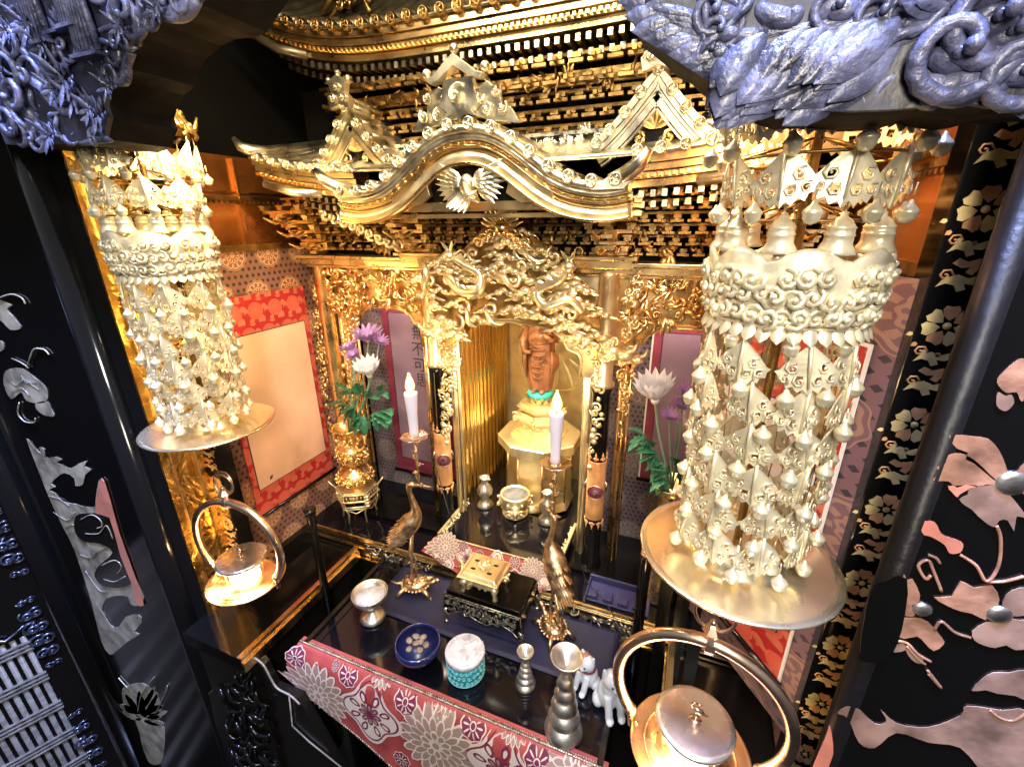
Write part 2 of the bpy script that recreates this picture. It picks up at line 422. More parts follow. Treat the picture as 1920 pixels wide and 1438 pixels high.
def relief(mb, O, U, Vv, poly, spacing, size, seed=1, depth=.01, kinds='ccclb', jit=.35, lift=.35, w=.2):
    """fill a 2-D region with layered carved curls, leaves and knobs standing proud along U x V"""
    rnd = random.Random(seed); O = Vector(O); N = U.cross(Vv).normalized()
    xs = [p[0] for p in poly]; ys = [p[1] for p in poly]; y = min(ys); row = 0
    while y < max(ys):
        x = min(xs)+(row % 2)*spacing*.5
        while x < max(xs):
            px, py = x+rnd.uniform(-jit, jit)*spacing, y+rnd.uniform(-jit, jit)*spacing
            if inpoly((px, py), poly):
                c = O+U*px+Vv*py+N*rnd.uniform(0, depth); k = rnd.choice(kinds); sz = size*rnd.uniform(.75, 1.3)
                if k == 'c': mb.curl(c, U, Vv, N, sz, rnd.uniform(0, 6.28), rnd.choice((-1, 1)), turns=rnd.uniform(.9, 1.5), lift=lift, w=w)
                elif k == 'l':
                    a = rnd.uniform(0, 6.28)
                    for q in (-.5, 0, .5): mb.leafp(c, U*cos(a+q)+Vv*sin(a+q)+N*.35, N, sz*1.1, sz*.42, bend=-.2, ridge=.3)
                elif k == 'b': mb.ell(c+N*sz*.1, (sz*.32,)*3, 7, 5)
                elif k == 's':                       # cloud: a lobed mass with a spiral on top
                    mb.ell(c, (sz*.55, sz*.3, sz*.4), 9, 6)
                    for g in (-1, 1): mb.curl(c+U*(g*sz*.3)+N*sz*.22, U, Vv, N, sz*.6, rnd.uniform(0, 6), g, lift=.25, w=.2)
                elif k == 'k':                       # pointed cloud bank with coiled lobes
                    for g in (-1, 0, 1):
                        q_ = c+U*(g*sz*.36)+Vv*(sz*.14 if g == 0 else -.04*sz)+N*(sz*.05 if g == 0 else 0)
                        mb.ell(q_, (sz*.30, sz*.17, sz*.20), 10, 7); mb.curl(q_+N*sz*.13, U, Vv, N, sz*.36, rnd.uniform(0, 6), 1 if g > 0 else -1, turns=1.1, lift=.10, w=.17, seg=9)
                    for g in (-1, 1): mb.leafp(c+U*(g*sz*.45)-Vv*sz*.08, U*g-Vv*.25, N, sz*rnd.uniform(.45, .8), sz*.16, bend=-.05, ridge=.4)
                elif k == 'w':                       # ribbon
                    a = rnd.uniform(0, 6.28); D = U*cos(a)+Vv*sin(a); S = N.cross(D)
                    mb.tube([c+D*(t-.5)*sz*1.6+S*sin(t*5)*sz*.25+N*sz*(.2+.25*sin(t*3.1)) for t in [i/7 for i in range(8)]], [sz*.05+sz*.13*sin(pi*i/7) for i in range(8)], 6)
            x += spacing
        y += spacing*.86; row += 1
    return mb
XC = -.39; XL, XR = -1.02, .24; ZP = -.87; ZT = -.91      # palace axis, side walls, platform top, table top
# ------------------------------------------------------------------ the setting
mb = MB(); mb.bb((-2.6, -.2, -2.85), (1.6, 2.0, -2.8)); struct('floor', mb, 'lacdull')
mb = MB(); mb.bb((XL-.3, 1.62, -1.45), (XR+.3, 1.66, .9)); struct('back_wall', mb, 'dark')
mb = MB(); mb.bb((XL-.3, .50, .72), (XR+.3, 1.7, .76)); struct('ceiling', mb, 'dark')
mb = MB(); mb.bb((-2.4, .44, .36), (1.5, .50, 1.3)); struct('header_wall', mb, 'dark')
# side walls: dark core, crumpled leaf near the front, brocade behind, amber upper field
def side_wall(X, sgn, near_leaf):
    mb = MB(); yn = .50 if near_leaf else .632; mb.bb((X+sgn*.004, yn, -2.8), (X+sgn*.05, 1.62, .72)); w = struct('side_wall', mb, 'dark')
    mb = MB(); mb.bb((X, .62, -.055), (X+sgn*.004, 1.10, .145)); mb.build('amber_panel', 'brownpan', w)
    mb = MB(); mb.bb((X-sgn*.010, .64, -.062), (X+sgn*.002, 1.1, -.048)); mb.bb((X-sgn*.008, .64, .052), (X+sgn*.002, 1.1, .060)); mb.bb((X-sgn*.006, .64, .066), (X+sgn*.002, 1.1, .070))
    mb.bb((X-sgn*.010, .812, -.05), (X+sgn*.002, .815, .14))
    for i in range(30): mb.box((X-sgn*.006, .65+i*.0145, .0475), (.008, .007, .006))
    mb.build('moulding', 'golddark', w)
    mb = MB(); mb.bb((X, .62, -.90), (X+sgn*.004, 1.06, -.062)); mb.build('brocade_lining', 'broY', w)
    if not near_leaf: return w
    mb = MB(); mb.bb((X-sgn*.006, .50, -.95), (X+sgn*.0, .62, .145)); mb.build('gold_leaf_panel', 'crump', w)
    mb = MB(); mb.bb((X-sgn*.014, .56, -.95), (X-sgn*.004, .566, .14)); mb.bb((X-sgn*.012, .515, -.95), (X-sgn*.004, .518, .14))
    relief(mb, (X-sgn*.006, 0, 0), Y3*(sgn), Z3, [(.575*sgn, -.95), (.615*sgn, -.95), (.615*sgn, .13), (.575*sgn, .13)], .022, .016, 5, .004, 'clb')
    mb.build('gilt_trim', 'gold', w)
    mb = MB(); mb.bb((X-sgn*.02, .62, -.905), (X, 1.0, -.872)); mb.build('skirting', 'lacdull', w)
    return w
side_wall(XL, -1, True); wr = side_wall(XR, 1, False)
# upper platform with gilded front
pl = MB(); pl.bb((XL, .832, ZP-.03), (XR, 1.62, ZP)); PLAT = struct('platform', pl, 'lactop')
mb = MB(); mb.bb((XL, .828, ZP-.009), (XR, .834, ZP+.0012)); mb.bb((XL, .826, ZP-.075), (XR, .832, ZP-.070)); mb.bb((XL, .836, ZP-.068), (XR, .84, ZP-.030))
mb.bb((XL, .822, ZP-.030), (XR, .830, ZP-.025)); mb.build('gold_edge', 'gold', PLAT)
mb = MB(); mb.bb((XL, .84, -2.8), (XR, .9, ZP-.031)); mb.build('riser', 'lacdull', PLAT)
# raised second step with openwork front, carrying the palace
mb = MB(); mb.bb((XL+.09, .925, ZP+.0015), (XR-.0, 1.05, ZP+.012)); mb.build('step', 'lac', PLAT)
for k, (xa, xb) in enumerate(((-.80, -.56), (-.26, .12))):
    mb = MB(); Z0 = ZP-.062; mb.bb((xa, .8245, ZP-.014), (xb, .8275, ZP-.0105)); mb.bb((xa, .8245, Z0+.002), (xb, .8275, Z0+.005))
    relief(mb, (0, .824, 0), X3, Z3, [(xa+.01, Z0+.006), (xb-.01, Z0+.006), (xb-.01, ZP-.016), (xa+.01, ZP-.016)], .014, .014, 8+k, .001, 'clw')
    mb.build('openwork_frieze', 'silver', PLAT)
# lower side shelves with gold edging
for X0, X1, Xe in ((XL, -.83, -.83), (.05, XR, .05)):
    mb = MB(); mb.bb((X0, .44, -.94), (X1, .83, -.905)); s = struct('side_shelf', mb, 'lac')
    mb = MB(); sg = 1 if Xe < XC else -1
    mb.bb((Xe, .44, -.925), (Xe+sg*.004, .822, -.900)); mb.bb((Xe-sg*.010, .44, -.9045), (Xe-sg*.0005, .822, -.9015)); mb.bb((Xe+sg*.005, .44, -.94), (Xe+sg*.009, .822, -.915))
    mb.build('gold_edge', 'gold', s)
    mb = MB(); mb.bb((min(X0, X1), .46, -2.8), (max(X0, X1), .5, -.945)); mb.bb((Xe-sg*.02, .5, -2.8), (Xe-sg*.01, .83, -.945)); mb.build('riser', 'lacdull', s)
# alcove linings behind the palace front
mb = MB(); mb.bb((XL+.05, 1.12, ZP), (XC-.22, 1.125, -.12)); mb.bb((XC+.22, 1.12, ZP), (XR, 1.125, -.12)); struct('alcove_wall', mb, 'broX')

# ------------------------------------------------------------------ miniature palace
KP = thing('miniature_palace', (XC, 1.0, ZP), 'gilded miniature temple palace with curved gable roof standing on the platform', 'altar palace')
def sym(fn):
    for sgn in (-1, 1): fn(sgn)
# --- columns
def column(X, Yc, z0, z1, r, mat_, parts):
    mb = MB(); mb.lathe([(r*1.25, z0), (r*1.25, z0+.008), (r, z0+.014), (r, z1-.01), (r*1.2, z1)], (X, Yc, 0), 20)
    c = mb.build('column', mat_, KP)
    for a, b in parts:
        mb = MB(); mb.lathe([(r*1.07, a), (r*1.09, a+.002), (r*1.09, b-.002), (r*1.07, b)], (X, Yc, 0), 20)
        for zz, sg in ((a, -1), (b, 1)):              # cusped finials at both ends of the sleeve
            for k in range(8):
                th = k*pi/4; c0 = V(X+cos(th)*r*1.04, Yc+sin(th)*r*1.04, zz)
                N = V(cos(th), sin(th), 0); U = V(-sin(th), cos(th), 0)
                for g in (-1, 1): mb.curl(c0+Z3*sg*.008, U, Z3*sg, N, .013, 0 if g > 0 else pi, g, turns=.8, w=.26, lift=.1, seg=7)
                mb.ell(c0+Z3*sg*.018, (.003, .003, .005), 6, 4); mb.ell(c0+Z3*sg*.025, (.0015, .0015, .002), 5, 3)
        s = mb.build('sleeve', 'makir', c)
        mb = MB(); zm = (a+b)/2
        for th in (atan2(-Yc, -X), atan2(-Yc, -X)+2.4, atan2(-Yc, -X)-2.4):
            N = V(cos(th), sin(th), 0); U = V(-sin(th), cos(th), 0); c0 = V(X, Yc, zm)+N*r*1.09
            mb.lathe([(.0001, .0012), (.016, .001), (.018, -.002)], c0, 18, 0, N)
            mb.lathe([(.018, -.002), (.019, .002), (.020, -.002)], c0, 18, 1, N)
            for k in range(6):
                a2 = k*pi/3; mb.leafp(c0+N*.0015, U*cos(a2)+Z3*sin(a2), N, .009, .007, 1, bend=0, ridge=.1)
        mb.build('medallion', ['plum', 'silver'], s)
    return c
for X in (-.60, -.165): column(X, .965, ZP+.012, -.36, .021, 'lac', [(-.71, -.545)])
for X in (-.60, -.165): column(X, .965, -.355, -.10, .022, 'goldpale', [])
for X in (-.965, .185):
    mb = MB(); mb.lathe([(.03, ZP), (.03, ZP+.012), (.022, ZP+.02), (.022, -.11), (.028, -.10)], (X, .985, 0), 20, 0, None, 10, .05)
    mb.build('corner_column', 'gold', KP)
# fluted jambs between columns and openings
for X in (-.925, -.905, -.887, -.645, -.565, -.20, -.117, .145):
    mb = MB(); mb.tube([(X, .99, ZP+.012), (X, .99, -.17)], .0065, 8)
    mb.tube([(X+.011, .996, ZP+.012), (X+.011, .996, -.17)], .004, 8); mb.tube([(X-.011, .996, ZP+.012), (X-.011, .996, -.17)], .004, 8)
    mb.build('jamb', 'goldpale' if abs(X-XC) < .2 else 'gold', KP)
# --- wall behind the openings: side alcove arches and central arch
def arch_panel(x0, x1, zt, zspring, ztop, Yp, name, m):
    """board with a cusped opening; x0..x1 opening"""
    w = x1-x0; xm = (x0+x1)/2
    pts = [(x0-.05, ztop), (x0-.05, zspring-.05), (x0, zspring-.05), (x0, zspring-.01)]
    arc = [(0, -.01), (.03, .004), (.10, .010), (.14, .03), (.22, .045), (.30, .05), (.5, .054), (.70, .05), (.78, .045), (.86, .03), (.90, .010), (.97, .004), (1, -.01)]
    for a, b in arc: pts.append((x0+w*a, zspring+(b/.054)*(zt-zspring) if b > 0 else zspring+b))
    pts += [(x1, zspring-.05), (x1+.05, zspring-.05), (x1+.05, ztop)]
    mb = MB(); mb.plate((0, Yp, 0), X3, Z3, pts, .012)
    line = [V(x0, Yp-.012, zspring-.05)]+[V(x0+w*a, Yp-.012, (zspring+(b/.054)*(zt-zspring)) if b > 0 else zspring+b) for a, b in arc]+[V(x1, Yp-.012, zspring-.05)]
    mb.tube(line, .0035, 6); mb.tube([p+V(0, -.004, .008) for p in line], .002, 5)
    return mb.build(name, m, KP)
arch_panel(-.875, -.655, -.215, -.262, -.10, 1.0, 'alcove_arch', 'gold')
arch_panel(-.110, .135, -.215, -.262, -.10, 1.0, 'alcove_arch', 'gold')
arch_panel(-.555, -.215, -.222, -.29, -.07, .975, 'central_arch', 'goldpale')
# lintels and entablature
mb = MB()
for z0, z1, y0, o in ((-.104, -.090, .945, 0), (-.088, -.080, .930, .01), (-.112, -.106, .955, 0)):
    mb.bb((-.99-o, y0, z0), (.21+o, 1.02, z1))
mb.bb((-.66, .925, -.092), (-.115, .95, -.076)); mb.bb((-.67, .915, -.075), (-.105, .95, -.068))
mb.build('entablature', 'gold', KP, bevel=.001)
mb = MB(); mb.bb((-.97, 1.01, -.20), (.19, 1.02, -.10)); mb.build('lintel_board', 'dark', KP)  # blackened to put shade behind the lintel carving
# carved lintel panels, left and right bays
for k, (x0, x1) in enumerate(((-.945, -.655), (-.125, .165))):
    mb = MB(); relief(mb, (0, .985, 0), X3, Z3, [(x0, -.115), (x1, -.115), (x1, -.225), (x1-.03, -.215), ((x0+x1)/2+.03, -.19), ((x0+x1)/2-.05, -.195), (x0+.03, -.23), (x0, -.26)], .021, .028, 20+k, .014, 'cclbw')
    relief(mb, (0, .972, 0), X3, Z3, [(x0, -.115), (x1, -.115), (x1, -.20), ((x0+x1)/2, -.18), (x0, -.22)], .034, .024, 30+k, .014, 'clw')
    mb.build('lintel_carving', 'gold', KP)
# carved side strips of jambs
def strip(pts, name, m, seed, sp=.016, sz=.022, Yp=.95, kinds='ccb'):
    P = [ay(px, py, Yp) for px, py in pts]; mb = MB()
    relief(mb, (0, Yp, 0), X3, Z3, [(p.x, p.z) for p in P], sp, sz, seed, .006, kinds); return mb.build(name, m, KP)
strip([(826, 625), (862, 640), (852, 760), (838, 850), (830, 780)], 'arch_bracket_carving', 'goldpale', 41)
strip([(1134, 640), (1100, 650), (1114, 720), (1114, 800), (1105, 880), (1128, 800)], 'arch_bracket_carving', 'goldpale', 42)
strip([(1180, 500), (1208, 505), (1200, 560), (1196, 600), (1172, 640)], 'arch_bracket_carving', 'goldpale', 43, Yp=.94)
strip([(1160, 660), (1196, 655), (1185, 730), (1170, 800), (1160, 850)], 'arch_bracket_carving', 'gold', 44)
strip([(640, 545), (675, 560), (672, 640), (665, 720), (655, 860), (648, 700)], 'arch_bracket_carving', 'gold', 45, Yp=.98)
strip([(590, 500), (606, 500), (610, 620), (630, 930), (612, 930), (596, 700)], 'arch_bracket_carving', 'gold', 46, Yp=.985)
# --- great pierced pediment of clouds, dragon and phoenix over the central bay
CR_PX = [(940, 405), (975, 430), (1030, 462), (1062, 500), (1118, 545), (1132, 612), (1124, 672), (1092, 640), (1040, 618), (960, 596), (890, 602), (860, 636), (832, 650), (812, 600), (792, 545), (776, 484), (860, 474), (900, 432)]
P = [ay(a, b, .905) for a, b in CR_PX]; mb = MB()
mb.plate((0, .915, 0), X3, Z3, [(p.x*.97+XC*.03, p.z) for p in P], .008); _bk = mb; mb = MB()
relief(mb, (0, .905, 0), X3, Z3, [(p.x, p.z) for p in P], .037, .038, 60, .006, 'kkc', jit=.3)
relief(mb, (0, .888, 0), X3, Z3, [(p.x*.9+XC*.1, p.z) for p in P], .058, .036, 61, .010, 'kkw', jit=.35)
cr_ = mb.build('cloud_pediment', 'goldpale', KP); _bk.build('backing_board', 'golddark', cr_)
def ribbon_dragon(pts, r, name):
    mb = MB(); c = catmull(pts, 6); n = len(c)
    mb.tube(c, [r*(.35+.65*sin(pi*min(1, .15+i/n*.85))) for i in range(n)], 8)
    for i in range(2, n-2, 2): mb.leafp(c[i]+V(0, -r*.3, r*.6), (c[i-1]-c[i]).normalized()+Z3*.6, -Y3, r*1.6, r*1.1, ridge=.3)
    h = c[-1]; mb.ell(h, (r*1.5, r*1.2, r*1.1), 9, 6)
    for g in (-1, 1): mb.leafp(h+V(0, 0, r*.6), V(g*.6, -.1, 1), -Y3, r*2.6, r*.7)
    return mb.build(name, 'goldpale', cr_)
def A3(px, py, Yp): return ay(px, py, Yp)
ribbon_dragon([A3(838, 520, 0.885), A3(862, 545, 0.870), A3(895, 548, 0.865), A3(900, 515, 0.870), A3(870, 497, 0.865), A3(842, 480, 0.860)], .011, 'dragon')
ribbon_dragon([A3(1092, 585, 0.885), A3(1066, 560, 0.870), A3(1022, 572, 0.865), A3(1010, 545, 0.870), A3(1050, 525, 0.865), A3(1066, 500, 0.860)], .011, 'dragon')
# flaming jewel at the peak
mb = MB(); c0 = ay(940, 428, .875); mb.ell(c0, (.016, .012, .016), 12, 8)
for k in range(11):
    a = radians(15+15*k); D = V(cos(a), -.12, sin(a)); mb.leafp(c0+D*.012, D, -Y3, .048-.012*abs(k-5)/5, .011, bend=-.1, ridge=.35)
for g in (-1, 1):
    for q in range(3): mb.curl(c0+V(g*(.022+.014*q), 0, -.012-.008*q), X3*g, Z3, -Y3, .026, 0, 1, w=.24)
mb.build('flame_jewel', 'gold', cr_)
# pale animal-head nosings at the column tops
def nosing(px, py, Yp, g, s, m='goldpale'):
    c = ay(px, py, Yp); mb = MB(); mb.ell(c, (.026*s, .03*s, .022*s), 12, 8); mb.ell(c+V(g*.026, -.014, -.006)*s, (.018*s, .016*s, .012*s), 10, 6)
    mb.tube([c+V(g*.03, -.02, .0)*s, c+V(g*.045, -.024, .010)*s, c+V(g*.05, -.02, .024)*s], [.006*s, .005*s, .002*s], 6)
    for k in range(6): mb.curl(c+V(-g*.012+g*.008*(k % 3), -.024, -.016+.02*(k//3)+.004*k)*s, X3*g, Z3, -Y3, .02*s, k, g, w=.26)
    for k in (-1, 1): mb.leafp(c+V(0, -.01, .014)*s, V(g*.3*k, -.3, 1), -Y3, .026*s, .012*s)
    return mb.build('animal_nosing', m, KP)
nosing(826, 618, .900, -1, .95); nosing(1150, 655, .895, 1, 1.0); nosing(1178, 665, .93, 1, .8)
# --- bracket tiers
def brackets(xa, xb, zb, zt, yb, yf, rows, sp, name, m, seed=1):
    rnd = random.Random(seed)
    for r in range(rows):
        mb = MB(); f = r/(rows-1); z = zb+(zt-zb)*f; y = yb+(yf-yb)*f; h = (zt-zb)/(rows-1); n = int((xb-xa)/sp)
        mb.bb((xa-f*.03, y+.006, z+h*.60), (xb+f*.03, y+.02, z+h*.82))                     # tie beam
        for i in range(n+1):
            x = xa+(xb-xa)*i/n+(sp*.5 if r % 2 else 0)
            if x > xb: continue
            mb.box((x, y-.004, z+h*.42), (sp*.46, .018, h*.30), taper=1.0)
            mb.box((x, y-.004, z+h*.22), (sp*.30, .014, h*.16))
            mb.box((x, y-.012, z+h*.05), (sp*.78, .008, h*.22), rot=Matrix.Rotation(rnd.uniform(-.04, .04), 3, 'Y'))
            if i % 2 == r % 2: mb.box((x, y-.02, z+h*.12), (sp*.2, .03, h*.26))
        mb.build(name, m, KP)
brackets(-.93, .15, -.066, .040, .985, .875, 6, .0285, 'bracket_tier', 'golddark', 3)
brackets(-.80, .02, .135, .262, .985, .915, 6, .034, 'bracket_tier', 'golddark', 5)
# projecting clusters with dragon tails at the bays
for X in (-.93, -.62, -.16, .15):
    mb = MB()
    for r in range(5):
        z = -.07+.022*r; y = .965-.026*r
        mb.box((X, y, z+.006), (.05+.018*r, .02, .007)); mb.box((X, y-.01, z-.002), (.022, .05, .008))
        for g in (-1, 0, 1): mb.box((X+g*(.024+.008*r), y-.006, z+.014), (.014, .018, .008)); mb.box((X+g*(.024+.008*r), y-.006, z+.0195), (.018, .022, .004))
    for r in range(3):
        for g in (-1, 1): mb.tube([V(X+g*.01, .95-.03*r, -.05+.03*r), V(X+g*.016, .90-.03*r, -.06+.03*r), V(X+g*.02, .875-.03*r, -.048+.03*r)], [.006, .005, .002], 5)
    mb.build('bracket_cluster', 'gold', KP, bevel=.0006)
# tail cresting at the left corner: stepped pale cloud noses running back
mb = MB()
for k in range(9):
    c = ay(612+k*17, 402+k*7.5, .86+.006*k); mb.curl(c, X3, Z3, -Y3, .03, k, -1, w=.26); mb.ell(c+V(-.008, -.004, .006), (.009, .008, .006), 8, 5)
    mb.leafp(c, V(-.8, -.3, .35), Z3, .025, .014)
mb.build('cloud_nose_row', 'goldpale', KP)
mb = MB(); mb.bb((-.95, .99, -.08), (.17, 1.05, .30)); mb.build('core_wall', 'dark', KP)  # painted black so the gaps between brackets look shaded
# carved frieze between
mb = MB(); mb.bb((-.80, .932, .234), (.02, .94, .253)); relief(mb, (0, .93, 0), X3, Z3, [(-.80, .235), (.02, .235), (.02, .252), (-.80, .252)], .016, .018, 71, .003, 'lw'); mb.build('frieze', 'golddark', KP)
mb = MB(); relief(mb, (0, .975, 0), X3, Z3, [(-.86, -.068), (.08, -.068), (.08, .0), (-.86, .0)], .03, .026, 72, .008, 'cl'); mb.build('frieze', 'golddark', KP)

# --- roofs
def tile_end(mb, c, N, r):
    N = N.normalized(); U = (Z3-N*N.z).normalized(); S = U.cross(N)
    mb.lathe([(r, -.012), (r, .001), (r*.9, .0032), (r*.78, .0032), (r*.72, .001), (.0001, .001)], c, 14, 0, N)
    for k in range(3): a = k*2.094; mb.curl(c+N*.001+(U*cos(a)+S*sin(a))*r*.28, U, S, N, r*.75, a, 1, turns=.5, w=.34, lift=.12, seg=5)
def eave_roof(W, z0, rise, Yf, zback, Yb, sp, name, mats, skip=None, dark=None, pw=4.5, disc=.0095, run_in=.1):
    ez = lambda x: z0+rise*(abs(x-XC)/W)**pw
    ey = lambda x: Yf-.03*(abs(x-XC)/W)**4
    xs = [XC-W+2*W*i/60 for i in range(61)]
    # roof surface
    def surf(x, t):
        q = (abs(x-XC)/W); xx = XC+(x-XC)*(1-run_in*t)
        return V(xx, ey(x)+(Yb-ey(x))*t, ez(x)+.014+(zback-ez(x))*(t**1.35))
    mb = MB(); mb.sheet([[surf(x, t/8) for x in xs] for t in range(9)]); r = mb.build(name, mats[0], KP, solid=.006)
    n = int(2*W/sp); sides = ((-9, XC), (XC, 9)) if skip else ((-9, 9),)
    XS = [XC-W+.02+(2*W-.04)*i/n for i in range(n+1)]
    def band(run, dz0, dz1, dy, mt, nm, dent=False):
        mb = MB(); rows = [[V(x, ey(x)+dy, ez(x)+dz1), V(x, ey(x)+dy, ez(x)+dz0), V(x, ey(x)+dy+.05, ez(x)+dz0), V(x, ey(x)+dy+.05, ez(x)+dz1)] for x in run]
        mb.sheet(rows, closed=True, sm=False)
        if dent:
            x = run[0]
            while x < run[-1]:
                mb.box((x, ey(x)+dy-.003, ez(x)+(dz0+dz1)/2), (.006, .007, (dz1-dz0)*.6)); x += .011
        return mb.build(nm, mt, r)
    for lo_, hi_ in sides:
        mine = [x for x in XS if lo_ < x < hi_ and not (skip and skip(x))]
        mb = MB()
        for x in mine: mb.tube([surf(x, t/8)+V(0, 0, .004) for t in range(9)], disc*.8, 7)
        mb.build('tile_ridges', mats[0], r)
        mb = MB()
        for x in mine: tile_end(mb, surf(x, 0)+V(0, -.004, .004), -Y3, disc)
        mb.build('tile_ends', mats[2], r)
        run = [x for x in xs if lo_ < x < hi_ and not (skip and skip(x))]
        band(run, -.000, .012, .006, mats[1], 'fascia'); band(run, -.011, -.0015, .012, mats[1], 'fascia'); band(run, -.022, -.0125, .020, mats[1], 'fascia', True); band(run, -.034, -.0235, .028, mats[1], 'fascia')
        for rr, (dz, dy) in enumerate(((-.040, .036), (-.056, .058))):
            mb = MB(); tip = MB(); x = XC-W+.07
            while x < XC+W-.07:
                if lo_ < x < hi_ and not (skip and skip(x)):
                    c = V(x, ey(x)+dy, ez(x)+dz); mb.box(c+V(0, .05, -.004), (.0075, .10, .0095)); tip.box(c+V(0, -.0018, -.004), (.0085, .003, .0105))
                x += .0185
            q = mb.build('rafters', 'golddark', r); tip.build('rafter_tips', 'goldroof', q)
    # upswept corner ridges
    for g in (-1, 1):
        x = XC+g*(W-.01); mb = MB(); mb.tube([surf(x, 1)+Z3*.01, surf(x, .5)+Z3*.012, surf(x, .2)+Z3*.012, surf(x, 0)+Z3*.014, surf(x, 0)+V(g*.016, -.012, .022), surf(x, 0)+V(g*.026, -.016, .038)], [.012, .012, .012, .012, .010, .004], 8)
        mb.tube([V(XC+g*(W-.14), Yf+.02, ez(XC+W-.14)-.03), V(XC+g*(W-.08), Yf+.0, ez(XC+W-.08)-.036), V(XC+g*(W-.03), Yf-.03, ez(XC+W-.03)-.03)], [.010, .010, .007], 6)
        mb.build('corner_ridge', mats[0], r)
    return r, surf, ez
M['rooftop'] = mat('dark_roof_tile', (.20, .16, .10), .35, .8, .3, 120, .3, 30)
up, usurf, uez = eave_roof(.56, .338, .085, .86, .56, 1.15, .0355, 'upper_roof', ['rooftop', 'gold', 'golddark'], disc=.0105)
# gable and ornaments above the upper eave
for px in (660, 905):
    mb = MB(); c = ay(px, 12, .92)
    for g in (-1, 1):
        mb.tube([c+V(0, 0, .07), c+V(g*.03, -.01, .03), c+V(g*.06, -.02, -.01)], [.009, .008, .007], 6); mb.tube([c+V(0, 0, .055), c+V(g*.03, -.0, .012), c+V(g*.05, -.01, -.02)], [.006]*3, 6)
        mb.curl(c+V(g*.012, -.02, -.005), X3*g, Z3, -Y3, .03, 0, 1, w=.25)
    mb.leafp(c, V(0, 0, 1), -Y3, .06, .03); mb.build('roof_ornament', 'golddark', up)
HIDE = lambda x: abs(x-XC) < .262
lo, lsurf, lez = eave_roof(.518, .083, .036, .80, .155, .97, .036, 'lower_roof', ['goldroof', 'gold', 'goldroof'], skip=HIDE, disc=.0095, pw=5, run_in=.04)
# balustrade ridge band on top of the lower roof
mb = MB(); mb.bb((-.88, .905, .128), (.10, .93, .134)); mb.bb((-.88, .905, .150), (.10, .93, .156)); relief(mb, (0, .912, 0), X3, Z3, [(-.87, .134), (.09, .134), (.09, .150), (-.87, .150)], .013, .015, 77, .002, 'lc')
mb.build('ridge_band', 'silver', lo)
# --- karahafu (undulating gable)
half = [(0, .1425), (.03, .140), (.06, .131), (.09, .115), (.12, .094), (.15, .073), (.18, .058), (.21, .050), (.245, .047), (.28, .052)]
hp = [(p.x, p.y) for p in catmull([(a, b, 0) for a, b in half], 4)]
KC = [(-a, b) for a, b in hp[::-1]][:-1]+hp
def off(curve, d):                                    # offset a curve in x,z along its normal (down positive)
    out = []
    for i, (a, b) in enumerate(curve):
        a0, b0 = curve[max(0, i-1)]; a1, b1 = curve[min(len(curve)-1, i+1)]; l = sqrt((a1-a0)**2+(b1-b0)**2) or 1
        out.append((a+(b1-b0)/l*d, b-(a1-a0)/l*d))
    return out
def kband(mb, d0, d1, y0, y1, mi=0):
    A, B = off(KC, d0), off(KC, d1)
    rows = [[V(XC+a[0], y0, a[1]), V(XC+b[0], y0, b[1]), V(XC+b[0], y1, b[1]), V(XC+a[0], y1, a[1])] for a, b in zip(A, B)]
    mb.sheet(rows, mi, True, True); n = len(mb.v)-len(rows)*4
    mb.f.append((n, n+1, n+2, n+3)); mb.mi.append(mi); mb.sm.append(False); n2 = len(mb.v)-4; mb.f.append((n2+3, n2+2, n2+1, n2)); mb.mi.append(mi); mb.sm.append(False)
KY = .75
mb = MB(); kband(mb, -.010, .002, KY, .95); kr = mb.build('karahafu_roof', 'goldroof', KP)
mb = MB(); kband(mb, .003, .012, KY+.005, KY+.05); mb.build('bargeboard', 'goldroof', kr); mb = MB(); kband(mb, .0135, .0165, KY+.014, KY+.05); kband(mb, .0175, .0195, KY+.018, KY+.05); kband(mb, .0205, .023, KY+.015, KY+.05); kband(mb, .0245, .029, KY+.020, KY+.05); mb.build('bargeboard', 'gold', kr)
mb = MB(); kband(mb, .030, .046, KY+.012, KY+.03); mb.build('bargeboard', 'goldpale', kr)
mb = MB(); kband(mb, .0195, .0215, KY+.008, KY+.012); kband(mb, .045, .050, KY+.006, KY+.03); A = off(KC, .0165)
for a, b in A[::2]: mb.box((XC+a, KY+.010, b), (.004, .005, .004))
mb.build('bargeboard_trim', 'gold', kr)
dn = MB(); rid = MB(); L = 0; pts = off(KC, -.006); acc = 0; last = pts[0]; step = .0385; nxt = .012
for i in range(1, len(pts)):
    a, b = pts[i]; a0, b0 = pts[i-1]; l = sqrt((a-a0)**2+(b-b0)**2)
    while acc+l > nxt:
        t = (nxt-acc)/l; x, z = XC+a0+(a-a0)*t, b0+(b-b0)*t; nx, nz = -(b-b0)/l, (a-a0)/l
        tile_end(dn, V(x+nx*.004, KY-.005, z+nz*.004), -Y3, .0102)
        rid.tube([V(x+nx*.006, KY-.004, z+nz*.006), V(x+nx*.006, .94, z+nz*.006)], .0078, 8); nxt += step
    acc += l
dn.build('tile_ends', 'goldroof', kr); rid.build('tile_ridges', 'goldroof', kr)
for g in (-1, 1):                                     # curled wing tips
    mb = MB(); x = XC+g*.275; mb.tube([V(x-g*.02, KY+.02, .058), V(x, KY+.004, .064), V(x+g*.022, KY-.012, .078), V(x+g*.034, KY-.018, .096)], [.014, .014, .012, .006], 8)
    mb.plate((0, KY+.006, 0), X3, Z3, [(x-g*.05, .045), (x, .045), (x+g*.03, .080), (x+g*.04, .10), (x+g*.02, .085), (x-g*.02, .066)], .01); mb.build('wing_tip', 'goldroof', kr)
